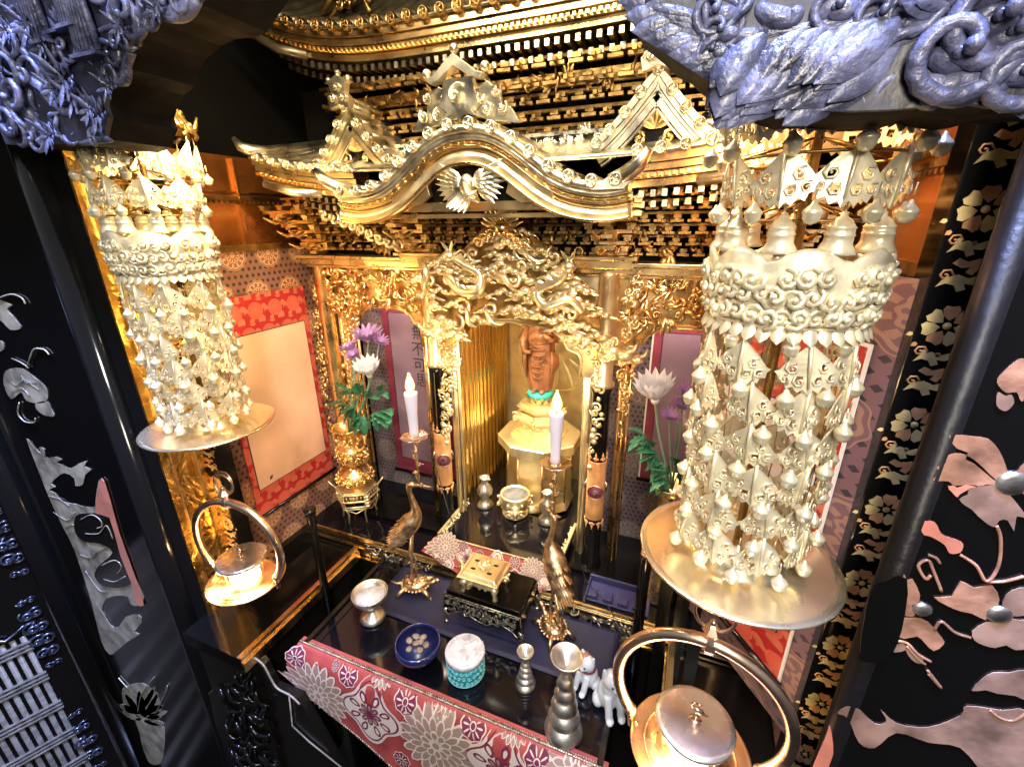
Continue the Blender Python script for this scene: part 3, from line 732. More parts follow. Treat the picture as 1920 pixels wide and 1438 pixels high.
# pediment board, cusped, with flying crane
mb = MB(); o = off(KC, .047); mid = [(a, b) for a, b in o if abs(a) < .155]
mb.plate((XC, KY+.05, 0), X3, Z3, mid+[(.155, .025), (-.155, .025)], .006); mb.build('pediment_board', 'lacdull', kr)
mb = MB()
for g in (-1, 1): mb.plate((XC, KY+.025, 0), X3, Z3, [(g*.075, .045), (g*.085, .085), (g*.07, .10), (g*.13, .075), (g*.16, .04), (g*.16, .03), (g*.1, .03)], .012)
mb.bb((XC-.17, KY+.03, .018), (XC+.17, KY+.06, .034)); mb.bb((XC-.30, KY+.04, .006), (XC+.30, KY+.07, .014)); mb.build('pediment_frame', 'gold', kr, bevel=.001)
mb = MB(); c = V(XC+.005, KY+.012, .062)
for g in (-1, 1):
    for layer, (nf, Ln, y) in enumerate(((8, .064, .004), (6, .042, 0), (5, .026, -.004))):
        for k in range(nf):
            a = radians(30-k*(78/nf)+layer*4); D = V(g*cos(a), -.12, sin(a)); mb.leafp(c+V(g*.012, y, .006-.0015*k), D, -Y3, Ln*(1-.04*k), .013, bend=-.10, ridge=.3)
mb.ell(c+V(0, -.006, -.004), (.015, .012, .02), 10, 7)
mb.tube([c+V(0, -.014, .0), c+V(.01, -.022, -.022), c+V(.03, -.026, -.028), c+V(.028, -.03, -.016), c+V(.015, -.034, -.02), c+V(.004, -.036, -.034)], [.008, .006, .005, .005, .005, .0015], 7)
for k in range(5): mb.leafp(c+V(-.01+.004*k, -.006, -.016), V(-.6+.12*k, -.1, -.5), -Y3, .036, .009)
mb.build('crane_carving', 'goldroof', kr)
# ridge-end ornament: small roofed shield flanked by scrolls
c = V(XC, KY+.01, .150); mb = MB()
base = [(-.10, 0), (-.085, .022), (-.07, .026), (-.066, .046), (-.045, .062), (-.032, .055), (0, .05), (.032, .055), (.045, .062), (.066, .046), (.07, .026), (.085, .022), (.10, 0), (.06, .004), (.03, .012), (0, .014), (-.03, .012), (-.06, .004)]
mb.plate(c+V(0, .012, 0), X3, Z3, base, .010)
sh = [(-.03, .012), (-.022, .02), (-.036, .03), (-.030, .044), (-.026, .066), (.026, .066), (.030, .044), (.036, .03), (.022, .02), (.03, .012), (.012, .016), (0, .008), (-.012, .016)]
mb.plate(c+V(0, .0, 0), X3, Z3, sh, .014)
rf = [(-.05, .066), (-.036, .070), (-.018, .084), (0, .096), (.018, .084), (.036, .070), (.05, .066), (.046, .060), (.03, .062), (0, .080), (-.03, .062), (-.046, .060)]
mb.plate(c+V(0, -.008, 0), X3, Z3, rf, .02)
for x, z in ((-.052, .075), (0, .104), (.052, .075)): mb.ell(c+V(x, -.02, z), .0075, 12, 8)
for g in (-1, 1):
    for q, (x, z, s) in enumerate(((.03, .042, .024), (.062, .046, .02), (.072, .02, .022), (.045, .02, .022))): mb.curl(c+V(g*x, -.002, z), X3*g, Z3, -Y3, s, .5*q, -1, w=.22)
mb.curl(c+V(0, -.014, .042), X3, Z3, -Y3, .034, 1, 1, w=.2, turns=1.0)
mb.build('ridge_ornament', 'goldroof', kr, bevel=.0015)
# --- triangular dormer gables
def gable(g):
    X = XC+g*.302; Yg = .835; zb, za = .112, .212; hw = .098
    side = [(hw*(1-t), zb+(za-zb)*(t**1.25)) for t in [i/10 for i in range(11)]]
    curve = [(-a, b) for a, b in side]+side[::-1][1:]
    def o(d):
        r = []
        for i, (a, b) in enumerate(curve):
            a0, b0 = curve[max(0, i-1)]; a1, b1 = curve[min(len(curve)-1, i+1)]; l = sqrt((a1-a0)**2+(b1-b0)**2); r.append((a+(b1-b0)/l*d, b-(a1-a0)/l*d))
        return r
    def bnd(mb, d0, d1, y0, y1):
        A, B = o(d0), o(d1); n = len(A)//2
        rows = [[V(X+a[0], y0, a[1]), V(X+b[0], y0, b[1]), V(X+b[0], y1, b[1]), V(X+a[0], y1, a[1])] for a, b in zip(A, B)]; mb.sheet(rows, 0, True, False)
    mb = MB(); bnd(mb, -.010, .000, Yg, .97); t = mb.build('dormer_gable', 'goldroof', lo)
    mb = MB(); bnd(mb, .001, .008, Yg+.004, Yg+.03); bnd(mb, .009, .013, Yg+.010, Yg+.03); bnd(mb, .0145, .024, Yg+.007, Yg+.025); bnd(mb, .0255, .029, Yg+.012, Yg+.025); mb.build('bargeboard', 'goldroof', t)
    mb = MB()
    for f in (-.92, -.70, -.47, -.24, 0, .24, .47, .70, .92):
        u = 1-abs(f); z = zb+(za-zb)*u**1.25+.006; tile_end(mb, V(X+hw*f, Yg-.004, z), -Y3, .0092); 
    mb.build('tile_ends', 'goldroof', t)
    mb = MB()
    for f in (-.92, -.70, -.47, -.24, .24, .47, .70, .92):
        z = zb+(za-zb)*(1-abs(f))**1.25+.008; mb.tube([V(X+hw*f, Yg, z), V(X+hw*f, .96, z)], .007, 7)
    mb.tube([V(X, Yg-.01, za+.016), V(X, .97, za+.016)], .011, 8); mb.build('tile_ridges', 'goldroof', t)
    mb = MB(); mb.plate((X, Yg+.035, 0), X3, Z3, [(-hw*.8, zb), (hw*.8, zb), (0, za-.02)], .004); mb.build('gable_board', 'lacdull', t)
    mb = MB()
    for q in range(5):
        a = radians(-60+30*q)-pi/2*0; mb.leafp(V(X, Yg+.022, zb+.03), V(sin(a), -.1, cos(a)), -Y3, .03, .014, ridge=.3)
    for s in (-1, 1): mb.curl(V(X+s*.024, Yg+.022, zb+.015), X3*s, Z3, -Y3, .026, 0, 1, w=.22); mb.curl(V(X+s*.05, Yg+.022, zb+.008), X3*s, Z3, -Y3, .018, 0, 1, w=.22)
    mb.build('gable_carving', 'gold', t)
    mb = MB(); c = V(X, Yg-.004, za+.012); mb.plate(c, X3, Z3, [(-.022, -.012), (-.026, .006), (-.016, .016), (-.02, .030), (-.03, .034), (-.012, .040), (0, .046), (.012, .040), (.03, .034), (.02, .030), (.016, .016), (.026, .006), (.022, -.012), (0, -.004)], .014)
    for s in (-1, 1): mb.curl(c+V(s*.013, -.015, .006), X3*s, Z3, -Y3, .018, 0, 1, w=.24); mb.ell(c+V(s*.024, -.008, .040), .005, 8, 5)
    mb.curl(c+V(0, -.015, .024), X3, Z3, -Y3, .016, 0, 1, w=.24); mb.ell(c+V(0, -.006, .050), .006, 8, 5); mb.build('ridge_ornament', 'goldroof', t, bevel=.001)
gable(-1); gable(1)
# --- inner shrine
IN = MB()
def fluted(x0, y0, x1, y1, z0, z1, n, amp):
    rows = []
    for i in range(n*6+1):
        t = i/(n*6); ph = t*n*2*pi; d = amp*abs(sin(ph/2)); nx, ny = (y1-y0), -(x1-x0); l = sqrt(nx*nx+ny*ny)
        rows.append([V(x0+(x1-x0)*t+nx/l*d, y0+(y1-y0)*t+ny/l*d, z0), V(x0+(x1-x0)*t+nx/l*d, y0+(y1-y0)*t+ny/l*d, z1)])
    IN.sheet(rows)
fluted(-.575, 1.02, -.565, 1.36, ZP, -.15, 13, .008)
fluted(-.20, 1.36, -.205, 1.02, ZP, -.15, 13, .008)
IN.build('fluted_side_panel', 'goldflute', KP)
mb = MB(); mb.bb((-.60, 1.37, ZP), (-.18, 1.38, -.12)); mb.bb((-.60, 1.0, -.145), (-.18, 1.38, -.14)); q = mb.build('shrine_lining', 'goldpale', KP)
mb = MB(); c = ay(1090, 670, 1.35)
mb.tube([V(XC+cos(a)*.14, 1.362, -.40+sin(a)*.14) for a in [2*pi*i/40 for i in range(40)]], .004, 6, closed=True)
for k in range(16): a = 2*pi*k/16; mb.leafp(V(XC+cos(a)*.06, 1.362, -.38+sin(a)*.06), V(cos(a), 0, sin(a)), -Y3, .10, .02, bend=0)
mb.build('halo', 'goldpale', q)
# ------------------------------------------------------------------ statue and its seat
oz = -.622
PED = thing('octagonal_pedestal', (XC, 1.2, ZP), 'polished gold eight-sided pedestal inside the central shrine', 'pedestal')
mb = MB(); mb.lathe([(.10, ZP+.012), (.115, ZP+.015), (.105, ZP+.04), (.10, oz-.05), (.112, oz-.035), (.132, oz-.03), (.132, oz-.002), (.128, oz)], (XC, 1.2, 0), 8, sm=False, rot0=pi/8); mb.build('body', 'goldpale', PED, bevel=.001)
mb = MB(); 
for k in range(8):
    a = pi/8+k*pi/4; mb.tube([V(XC+cos(a)*.104, 1.2+sin(a)*.104, ZP+.04), V(XC+cos(a)*.10, 1.2+sin(a)*.10, oz-.05)], .004, 6)
mb.build('corner_beads', 'gold', PED)
ST = thing('statue_seat', (XC, 1.2, oz), 'tiered carved cream gold lotus seat under the wooden robed statue', 'statue seat')
mb = MB()
for r, z, h in ((.092, 0, .010), (.085, .010, .008), (.076, .018, .006)): mb.lathe([(r, oz+z+.0005), (r, oz+z+h)], (XC, 1.2, 0), 6, sm=False, rot0=pi/6)
mb.lathe([(.066, oz+.024), (.062, oz+.052)], (XC, 1.2, 0), 6, sm=False, rot0=pi/6)
for r, z, h in ((.075, .052, .006), (.082, .058, .006), (.062, .064, .012), (.050, .076, .014), (.072, .090, .006), (.060, .096, .010)): mb.lathe([(r, oz+z), (r*1.03, oz+z+h)], (XC, 1.2, 0), 6, sm=False, rot0=pi/6)
for k in range(6):
    a = k*pi/3+pi/6; mb.curl(V(XC+cos(a)*.078, 1.2+sin(a)*.078, oz+.062), V(cos(a), sin(a), 0), Z3, V(-sin(a), cos(a), 0), .03, 1, 1, w=.25)
    a = k*pi/3; N = V(cos(a), sin(a), 0); U = V(-sin(a), cos(a), 0)
    relief(mb, V(XC, 1.2, oz)+N*.057, U, Z3, [(-.03, .028), (.03, .028), (.03, .05), (-.03, .05)], .012, .013, 90+k, .002, 'cb')
mb.build('tiers', 'goldpale', ST)
mb = MB()
for ring, (r, z, L_) in enumerate(((.030, .104, .030), (.026, .112, .026))):
    for k in range(14): a = 2*pi*(k+.5*ring)/14; mb.leafp(V(XC+cos(a)*r, 1.2+sin(a)*r, oz+z), V(cos(a), sin(a), .7), V(cos(a), sin(a), -.4)*-1, L_, .016, bend=.3)
mb.build('lotus_petals', 'goldpale', ST)
mb = MB(); mb.lathe([(.024, oz+.118), (.036, oz+.122), (.038, oz+.138), (.030, oz+.141)], (XC, 1.2, 0), 28, 0, None, 14, .05); mb.build('lotus_cushion', 'turq', ST)
zs = oz+.141
BU = thing('robed_statue', (XC, 1.2, zs), 'reddish brown carved wooden standing statue in draped robe inside the gold shrine', 'statue')
rows = []
for i in range(41):
    t = i/40; z = zs+.006+t*.225
    wx = .034+.010*sin(pi*min(1, t*1.4))+(.010 if t > .55 else 0)*min(1, (t-.55)*4) if t < 1 else .03
    if t > .90: wx *= 1-.75*((t-.90)/.10)
    wy = .024+.006*sin(pi*t); row = []
    for k in range(40):
        a = 2*pi*k/40; fold = .0022*sin(9*a+2*sin(t*6)) if t < .55 else .0012*sin(7*a)
        drape = .0018*sin((z-zs)*230+6*(cos(a))**2) if sin(a) < -.1 and .25 < t < .85 else 0
        row.append(V(XC+(wx+fold)*cos(a), 1.2+(wy+fold+drape)*sin(a), z))
    rows.append(row)
mb = MB(); mb.sheet(rows, closed=True); mb.f.append(tuple(range(39, -1, -1))); mb.mi.append(0); mb.sm.append(False)
mb.ell((XC, 1.195, zs+.252), (.017, .019, .023), 14, 10); mb.ell((XC, 1.2, zs+.272), (.010, .011, .010), 10, 6); mb.tube([(XC, 1.2, zs+.225), (XC, 1.198, zs+.24)], .009, 10)
mb.tube([(XC-.036, 1.195, zs+.20), (XC-.050, 1.185, zs+.15), (XC-.038, 1.165, zs+.125), (XC-.018, 1.158, zs+.13)], [.012, .012, .009, .006], 10)
mb.tube([(XC+.036, 1.195, zs+.20), (XC+.050, 1.185, zs+.16), (XC+.036, 1.168, zs+.165), (XC+.022, 1.158, zs+.185)], [.012, .012, .009, .006], 10)
mb.build('body', 'wood', BU)
mb = MB()
for g in (-1, 1):                                      # hanging sleeves and drapery edges
    for q in range(4):
        mb.tube([(XC+g*(.040+.003*q), 1.18+.006*q, zs+.13-.004*q), (XC+g*(.043+.003*q), 1.176+.006*q, zs+.09), (XC+g*(.038+.002*q), 1.18+.006*q, zs+.045+.008*q)], [.006, .007, .003], 6)
for q in range(7):
    z = zs+.06+q*.017; mb.tube([V(XC+.030*sin(u)*(.5+.06*q), 1.175-.003*cos(u)-.004, z-.012*cos(u)*1.0) for u in [radians(-75+15*k) for k in range(11)]], .0022, 5)
mb.build('robe_folds', 'wood', BU)
mb = MB()
for g in (-1, 1): mb.ell((XC+g*.013, 1.172, zs+.006), (.008, .014, .006), 10, 6)
mb.build('foot', 'wood', BU)
# ------------------------------------------------------------------ scrolls
def scroll(name, O, U, w, z0, z1, mw, mt, mbm, mount, paper, label, edge=None, extra=None, th=.003, N=None):
    """hanging scroll: mount, paper, roller; O = point at u=0,z=0; U horizontal"""
    O = Vector(O); U = Vector(U).normalized(); t = thing(name, O+V(0, 0, z0), label, 'scroll'); N = U.cross(Z3).normalized()
    mb = MB(); mb.plate(O, U, Z3, [(0, z0), (w, z0), (w, z1), (0, z1)], th); mb.build('mount', mount, t)
    if edge:
        mb = MB()
        for a, b in (((-.004, z0-.004), (0, z1+.004)), ((w, z0-.004), (w+.004, z1+.004)), ((0, z1), (w, z1+.004)), ((0, z0-.004), (w, z0))):
            mb.plate(O, U, Z3, [a, (b[0], a[1]), b, (a[0], b[1])], th)
        mb.build('piping', edge, t)
    mb = MB(); mb.plate(O+N*(th+.0012), U, Z3, [(mw, z0+mbm), (w-mw, z0+mbm), (w-mw, z1-mt), (mw, z1-mt)], .0008); mb.build('paper', paper, t)
    mb = MB()
    a, b = mw-.0022, w-mw+.0022; c, d = z0+mbm-.0022, z1-mt+.0022
    for q in (((a, c), (a+.0018, d)), ((b-.0018, c), (b, d)), ((a, d-.0018), (b, d)), ((a, c), (b, c+.0018))):
        mb.plate(O+N*(th+.0006), U, Z3, [q[0], (q[1][0], q[0][1]), q[1], (q[0][0], q[1][1])], .001)
    mb.build('paper_border', 'ink', t)
    mb = MB(); mb.tube([O+U*(-.008)+N*.006+V(0, 0, z0-.003), O+U*(w+.008)+N*.006+V(0, 0, z0-.003)], .005, 10); mb.build('roller', 'lac', t)
    return t, O, U, N, th
# U must run so that U x Z points into the room
sc = scroll('hanging_scroll', (XL+.006, .68, 0), (0, 1, 0), .275, -.745, -.165, .018, .095, .075, 'redY', 'tan', 'tan paper scroll on red rosette silk hanging on the left wall behind the left ornament')
t, O, U, N, th = sc; mb = MB(); rnd = random.Random(4)
for k in range(5): mb.plate(O+N*(th+.0022), U, Z3, [(.055+rnd.uniform(-.006, .006)+a, -.655+rnd.uniform(-.004, .004)+b) for a, b in ((0, 0), (.003, 0), (.004, .006), (0, .005))], .0003)
mb.build('ink_marks', 'ink', t)
# right panel of lattice brocade set at an angle, with its scroll
A0 = V(.228, .615, 0); D = V(-.72, 1, 0).normalized()
mb = MB(); mb.plate(A0, D*-1, Z3, [(0, -.90), (-.34, -.90), (-.34, -.062), (0, -.062)][::-1] if False else [(-.34, -.785), (0, -.785), (0, -.062), (-.34, -.062)], .004)
ANG = tag(mb.build('wall_panel', 'broR', solid=0), kind='structure')
o2 = A0+D*.275
scroll('hanging_scroll', o2+(D*-1).cross(Z3)*.006, D*-1, .245, -.70, -.145, .022, .11, .08, 'redX', 'lilac', 'pale lilac paper scroll with red border and white piping behind the right ornament', edge='offw')
# alcove scrolls
p0 = ay(712, 575, 1.105); p1 = ay(838, 880, 1.105)
t, O, U, N, th = scroll('hanging_scroll', (p0.x, 1.112, 0), (1, 0, 0), .245, -.80, -.235, .026, .022, .05, 'mauvem', 'mauve', 'mauve paper scroll with brushed black characters in the left alcove behind the candle')
def text(s, loc, size, mt, parent, name, rot=(pi/2, 0, 0), ext=.0004):
    cu = bpy.data.curves.new(name, 'FONT'); cu.body = s; cu.size = size; cu.extrude = ext; cu.align_x = 'CENTER'; cu.align_y = 'CENTER'
    ob = bpy.data.objects.new(name, cu); SC.collection.objects.link(ob); ob.rotation_euler = rot
    bpy.context.view_layer.update(); me = bpy.data.meshes.new_from_object(ob); bpy.data.objects.remove(ob)
    o = bpy.data.objects.new(name, me); SC.collection.objects.link(o); me.materials.clear(); me.materials.append(M[mt])
    o.rotation_euler = rot
    if parent: o.parent = parent; o.location = Vector(loc)-PLOC(parent)
    else: o.location = loc
    return o
cc = ay(780, 600, 1.105)
for k, ch in enumerate('南無不可思'):
    text(ch, (cc.x+.004*sin(k*2), 1.112-.0052, -.265-k*.050), .048, 'ink', t, 'brushed_character')
p2 = ay(1240, 625, 1.105)
scroll('hanging_scroll', (p2.x-.016, 1.112, 0), (1, 0, 0), .22, -.66, -.225, .022, .03, .05, 'mauvem', 'mauve', 'plain mauve scroll with wine border in the right alcove behind the white flower', edge='offw')

# ------------------------------------------------------------------ motifs on figured cloth
def medallion(mb, S, u, v, R, kind=0, ang=0.):
    """S(u,v,h) maps to 3-D. material slots: 0 red 1 cream 2 taupe 3 plum"""
    def poly(pts, h, mi):
        P_ = [S(u+a, v+b, h) for a, b in pts]; n = len(P_); c = S(u+sum(p[0] for p in pts)/n, v+sum(p[1] for p in pts)/n, h)
        mb.add([c]+P_, [(0, i+1, (i+1) % n+1) for i in range(n)], mi, True)
    def petal(a, r0, r1, w, h, mi):
        pts = []
        for t, s in ((0, .35), (.3, .8), (.65, 1), (.88, .7), (1, .15), (1, -.15), (.88, -.7), (.65, -1), (.3, -.8), (0, -.35)):
            r = r0+(r1-r0)*t; x = s*w/2; pts.append((cos(a)*r-sin(a)*x, sin(a)*r+cos(a)*x))
        poly(pts, h, mi)
    def disc(r, h, mi, n=16, lob=0, la=0.): poly([(cos(2*pi*i/n)*r*(1+la*cos(lob*2*pi*i/n)), sin(2*pi*i/n)*r*(1+la*cos(lob*2*pi*i/n))) for i in range(n)], h, mi)
    if kind == 0:
        for lay, (r0, r1, n, w) in enumerate(((.30, 1.0, 18, .30), (.22, .74, 18, .22), (.12, .42, 10, .2))):
            for k in range(n):
                a = ang+2*pi*(k+.5*lay)/n; h = .0005+.0008*lay
                petal(a, R*r0, R*r1, R*w*.96, h, 1); petal(a, R*(r0+.05), R*(r1-.055), R*w*.68, h+.0004, 2)
        disc(R*.13, .0030, 1); disc(R*.09, .0034, 2)
    elif kind == 1:
        disc(R*1.0, .0004, 1, 48, 4, .16); disc(R*.90, .0008, 3, 48, 4, .16); disc(R*.84, .0011, 1, 48, 4, .16)
        for k in range(8):
            a = ang+k*pi/4; petal(a, R*.40, R*.80, R*.24, .0014, 3); petal(a, R*.48, R*.72, R*.12, .0017, 1)
            petal(a+pi/8, R*.1, R*.42, R*.2, .0016, 3); petal(a+pi/8, R*.16, R*.36, R*.1, .0019, 2)
        disc(R*.12, .0022, 3)
    else:
        disc(R, .0004, 1, 40, 8, .06); disc(R*.9, .0007, 3, 40, 8, .06)
        for k in range(10): petal(ang+k*pi/5, R*.3, R*.8, R*.12, .0010, 1)
        disc(R*.26, .0012, 1); disc(R*.18, .0015, 3)
def clipmot(mb, S, items, ok):
    for (u, v, R, k, a) in items:
        sub = MB(); medallion(sub, S, u, v, R, k, a); mb_v = len(mb.v)
        mb.add(sub.v, [], 0); keep = []
        for f, mi, sm in zip(sub.f, sub.mi, sub.sm):
            c = sum((Vector(sub.v[i]) for i in f), V(0, 0, 0))/len(f)
            if ok(c): mb.f.append(tuple(i+mb_v for i in f)); mb.mi.append(mi); mb.sm.append(sm)

# ------------------------------------------------------------------ lacquered front table
TX0, TX1, TY0, TY1 = -.735, -.045, .528, .822
TB = thing('offering_table', (XC, .68, -1.45), 'long black lacquered altar table with mirror-bright top in front', 'table')
mb = MB(); mb.bb((TX0, TY0, ZT-.022), (TX1, TY1, ZT)); tt = mb.build('tabletop', 'lactop', TB, bevel=.002)
for xa, xb, hh in ((TX0+.001, TX0+.012, .006), (TX1-.012, TX1-.001, .006), (TX0+.03, TX0+.034, .002)): mb = MB(); mb.bb((xa, TY0+.001, ZT+.0006), (xb, TY1-.001, ZT+hh)); mb.build('raised_rim', 'lacdull', tt)
mb = MB(); mb.bb((TX0+.03, TY0+.02, ZT-.10), (TX1-.03, TY1-.02, ZT-.023)); mb.build('apron', 'lac', TB)
for x in (TX0+.03, TX1-.03):
    for y in (TY0+.03, TY1-.03):
        mb = MB(); mb.tube([(x, y, -2.8), (x, y, -2.7), (x*.99+XC*.01, y, -1.9), (x, y, ZT-.03)], [.024, .014, .016, .026], 8); mb.build('leg', 'lac', TB)
# triangular brocade cloth over the front edge
CL = thing('altar_cloth', (XC, TY0, ZT), 'red brocade cloth with large chrysanthemum medallions hanging over the front table edge', 'cloth')
def cs(u, v, h=0.):                                      # u along the edge, v distance from the edge downwards (negative: on the table)
    bul = .010*sin((u-TX0)*9)+.006*sin((u-TX0)*23+1)
    if v < 0: return V(u, TY0-v, ZT+.0022+h)
    y = TY0-.006-min(v, .02)*.6-v*(.06+bul*2)-.010*min(1, v/.05)
    e_ = max(0, 1-(u-(TX0-.012))/.03)
    return V(u-.02*e_*min(1, v/.05), y-h, ZT+.0015-(v-.0) + (.012*e_*min(1, v/.1)))
def vmax(u): return .10+max(0, (u-(TX0-.012)))*.42
us = [TX0-.012+i*(TX1-TX0+.02)/70 for i in range(71)]
mb = MB(); mb.sheet([[cs(u, -.012) if t == 0 else cs(u, vmax(u)*(t-1)/20) for t in range(22)] for u in us]); 
rnd = random.Random(3)
def pm(px, py, R, k, a): p = ay(px, py, TY0-.014); return (p.x, ZT-p.z, R*(1.18 if k < 2 else 1.1), k, a)
mot = [pm(612, 1286, .068, 0, .1), pm(706, 1322, .060, 1, .4), pm(828, 1378, .076, 0, .2), pm(712, 1420, .070, 0, .3), pm(945, 1425, .062, 1, .2), pm(640, 1395, .040, 1, .2), pm(556, 1262, .030, 1, 0), pm(552, 1300, .026, 2, 0),
       pm(656, 1262, .022, 2, 0), pm(764, 1310, .024, 2, 0), pm(888, 1360, .024, 2, 0), pm(665, 1360, .019, 2, 0), pm(768, 1398, .019, 2, 0), pm(1010, 1420, .024, 2, 0), pm(565, 1228, .020, 2, 0), pm(710, 1266, .030, 0, .1), pm(830, 1316, .03, 0, .2), pm(960, 1372, .03, 0, .1), pm(780, 1470, .05, 1, .1), pm(870, 1470, .05, 0, .1), pm(610, 1350, .022, 2, 0), pm(1080, 1440, .05, 0, .1), pm(1050, 1500, .06, 1, .1), pm(960, 1520, .07, 0, .1)]
rnd = random.Random(31)
for _ in range(1500):                                    # small rosettes fill the ground between the medallions
    u, v, R_ = rnd.uniform(TX0, TX1), rnd.uniform(.008, .34), rnd.choice((.009, .012, .016))
    if v < vmax(u)-.01 and all((u-m[0])**2+(v-m[1])**2 > ((m[2]*(1.08 if m[3] != 1 else 1.12))+R_)**2 for m in mot): mot.append((u, v, R_, rnd.choice((2, 2, 1)), rnd.uniform(0, 1)))
clipmot(mb, lambda u, v, h: cs(u, v, h+.0008), mot, lambda c: c.y < TY0-.0065 and (ZT-c.z) < vmax(c.x)-.006 and c.x < TX1+.008 and c.x > TX0-.03)
mb.build('cloth', ['red', 'cream', 'taupe', 'plum'], CL)
mb = MB(); nn = 150
for i in range(nn): 
    u = TX0-.008+i*(TX1-TX0+.012)/nn; c = cs(u, 0)+V(0, .004, .002); mb.ell(c, (.0034, .0026, .0024), 6, 4); mb.ell(c+V(.002, .005, .0), (.0022, .002, .002), 5, 3)
mb.build('braid', 'silver', CL); mb = MB()
for i in range(140):
    u = TX0-.008+i*(TX1-TX0+.012)/140; mb.ell(cs(u, vmax(u)), (.004, .003, .003), 5, 3)
mb.build('hem_cord', 'silver', CL)
# ------------------------------------------------------------------ small rear table with cloth
sx0, sx1, sy0, sy1, sz = -.575, -.225, .868, 1.045, ZP+.052
a = vz
RT = thing('small_table', (XC, .95, ZP), 'small low black table with gilt rim at the shrine foot', 'table')
sy0 = .865
mb = MB(); mb.bb((sx0, sy0, sz-.012), (sx1, sy1, sz)); rt = mb.build('tabletop', 'lactop', RT, bevel=.001)
mb = MB(); mb.bb((sx0, sy0, sz+.0006), (sx0+.007, sy1, sz+.010)); mb.bb((sx1-.007, sy0, sz+.0006), (sx1, sy1, sz+.010)); mb.bb((sx0+.007, sy0, sz+.0006), (sx1-.007, sy0+.004, sz+.003))
for x in (sx0+.012, sx1-.012): relief(mb, V(x, 0, sz+.0006), X3, Y3, [(-.004, sy0+.01), (.006, sy0+.01), (.006, sy1-.01), (-.004, sy1-.01)], .008, .009, 7, .001, 'cb')
mb.build('gilt_rim', 'goldpale', rt)
for x in (sx0+.02, sx1-.02):
    for y in (sy0+.02, sy1-.02): mb = MB(); mb.box((x, y, (ZP+.012+sz-.012)/2), (.016, .016, sz-ZP-.024)); mb.build('leg', 'lac', RT)
C2 = thing('table_cloth', (XC, sy0, sz), 'small red brocade cloth hanging over the small rear table edge', 'cloth')
def c2(u, v, h=0.):
    y = sy0-.003-.55*v-.004*sin(u*30)*min(1, v*30); e_ = max(0, 1-(u-(sx0-.0))/.03)
    return V(u-.035*e_*min(1, v/.05), y-h*.9, sz+.0025-v*.86+h*.4)
def vm2(u): return .045+max(0, min(u-sx0, sx1-u))*.42
us = [sx0-.002+i*(sx1-sx0+.004)/50 for i in range(51)]
mb = MB(); mb.sheet([[c2(u, vm2(u)*t/14) for t in range(15)] for u in us])
mot = [(-.540, .020, .040, 0, 0), (-.545, .062, .034, 1, 0), (-.475, .035, .026, 1, .3), (-.44, .075, .036, 0, 0), (-.39, .030, .032, 1, 0), (-.335, .06, .034, 2, 0), (-.29, .02, .034, 0, 0), (-.255, .06, .034, 1, 0), (-.49, .008, .014, 2, 0), (-.34, .010, .014, 2, 0), (-.44, .02, .014, 2, 0), (-.36, .1, .03, 0, 0), (-.40, .11, .02, 2, 0), (-.235, .02, .014, 2, 0)]
clipmot(mb, lambda u, v, h: c2(u, v, h+.0006), mot, lambda c: (sz-c.z)/.86 < vm2(c.x)-.002 and sx0-.036 < c.x < sx1+.001)
mb.build('cloth', ['red', 'cream', 'taupe', 'plum'], C2)
# navy silk under the cranes
mb = MB(); mb.sheet([[V(x, y, ZT+.0028+.0012*sin(x*40)*sin(y*50)) for y in [.66+.16*j/12 for j in range(13)]] for x in [-.66+.60*i/40 for i in range(41)]])
tag(mb.build('silk_cloth', 'navy', solid=.001), 'dark navy silk cloth lying along the back of the front table', 'cloth')

# ------------------------------------------------------------------ table things
def L(prof, c, m, name, parent, n=28, **k):
    mb = MB(); mb.lathe(prof, c, n, 0, **k); return mb.build(name, m, parent)
def on(px, py, z): return az(px, py, z)
# footed cup
c = on(700, 1158, ZT); c.z = 0; CUP = thing('footed_cup', V(c.x, c.y, ZT), 'shallow footed pewter bowl on the left of the navy cloth beside the crane', 'cup')
z = ZT+.003
L([(.0001, z), (.030, z), (.031, z+.004), (.024, z+.010), (.010, z+.018), (.0055, z+.026), (.0065, z+.034), (.014, z+.040), (.030, z+.050), (.040, z+.064), (.043, z+.078), (.041, z+.079), (.037, z+.068), (.028, z+.060), (.0001, z+.058)], c, 'steel', 'bowl', CUP)
L([(.030, z+.0600), (.0345, z+.0650), (.0001, z+.0625)], c, 'lidw', 'offering', CUP)
# navy bowl of pebbles
c = on(787, 1238, ZT); c.z = 0; z = ZT+.0005; BW = thing('glazed_bowl', V(c.x, c.y, ZT), 'dark navy blue glossy bowl holding pale pebbles', 'bowl')
L([(.0001, z), (.020, z), (.022, z+.010), (.030, z+.016), (.044, z+.030), (.050, z+.046), (.0495, z+.054), (.047, z+.058), (.045, z+.056), (.046, z+.048), (.040, z+.036), (.0001, z+.030)], c, 'bluegl', 'bowl', BW, 36)
L([(.0440, z+.046), (.0455, z+.049), (.0001, z+.0497)], c, 'liq', 'liquid', BW)
for i, (a, b) in enumerate(((-.014, .014), (.002, .018), (-.022, .0), (-.004, .0), (.018, .004), (.012, -.012), (-.010, -.018), (.004, .006))):
    mb = MB(); mb.ell((c.x+a, c.y+b, z+.050), (.0105-.0004*i, .0075, .003), 7, 5, rot=Matrix.Rotation(i*1.3, 3, 'Z')); tag(mb.build('pebble', 'peb'), 'pale pebble lying in the navy bowl', 'pebble', 'pebbles in the navy bowl')
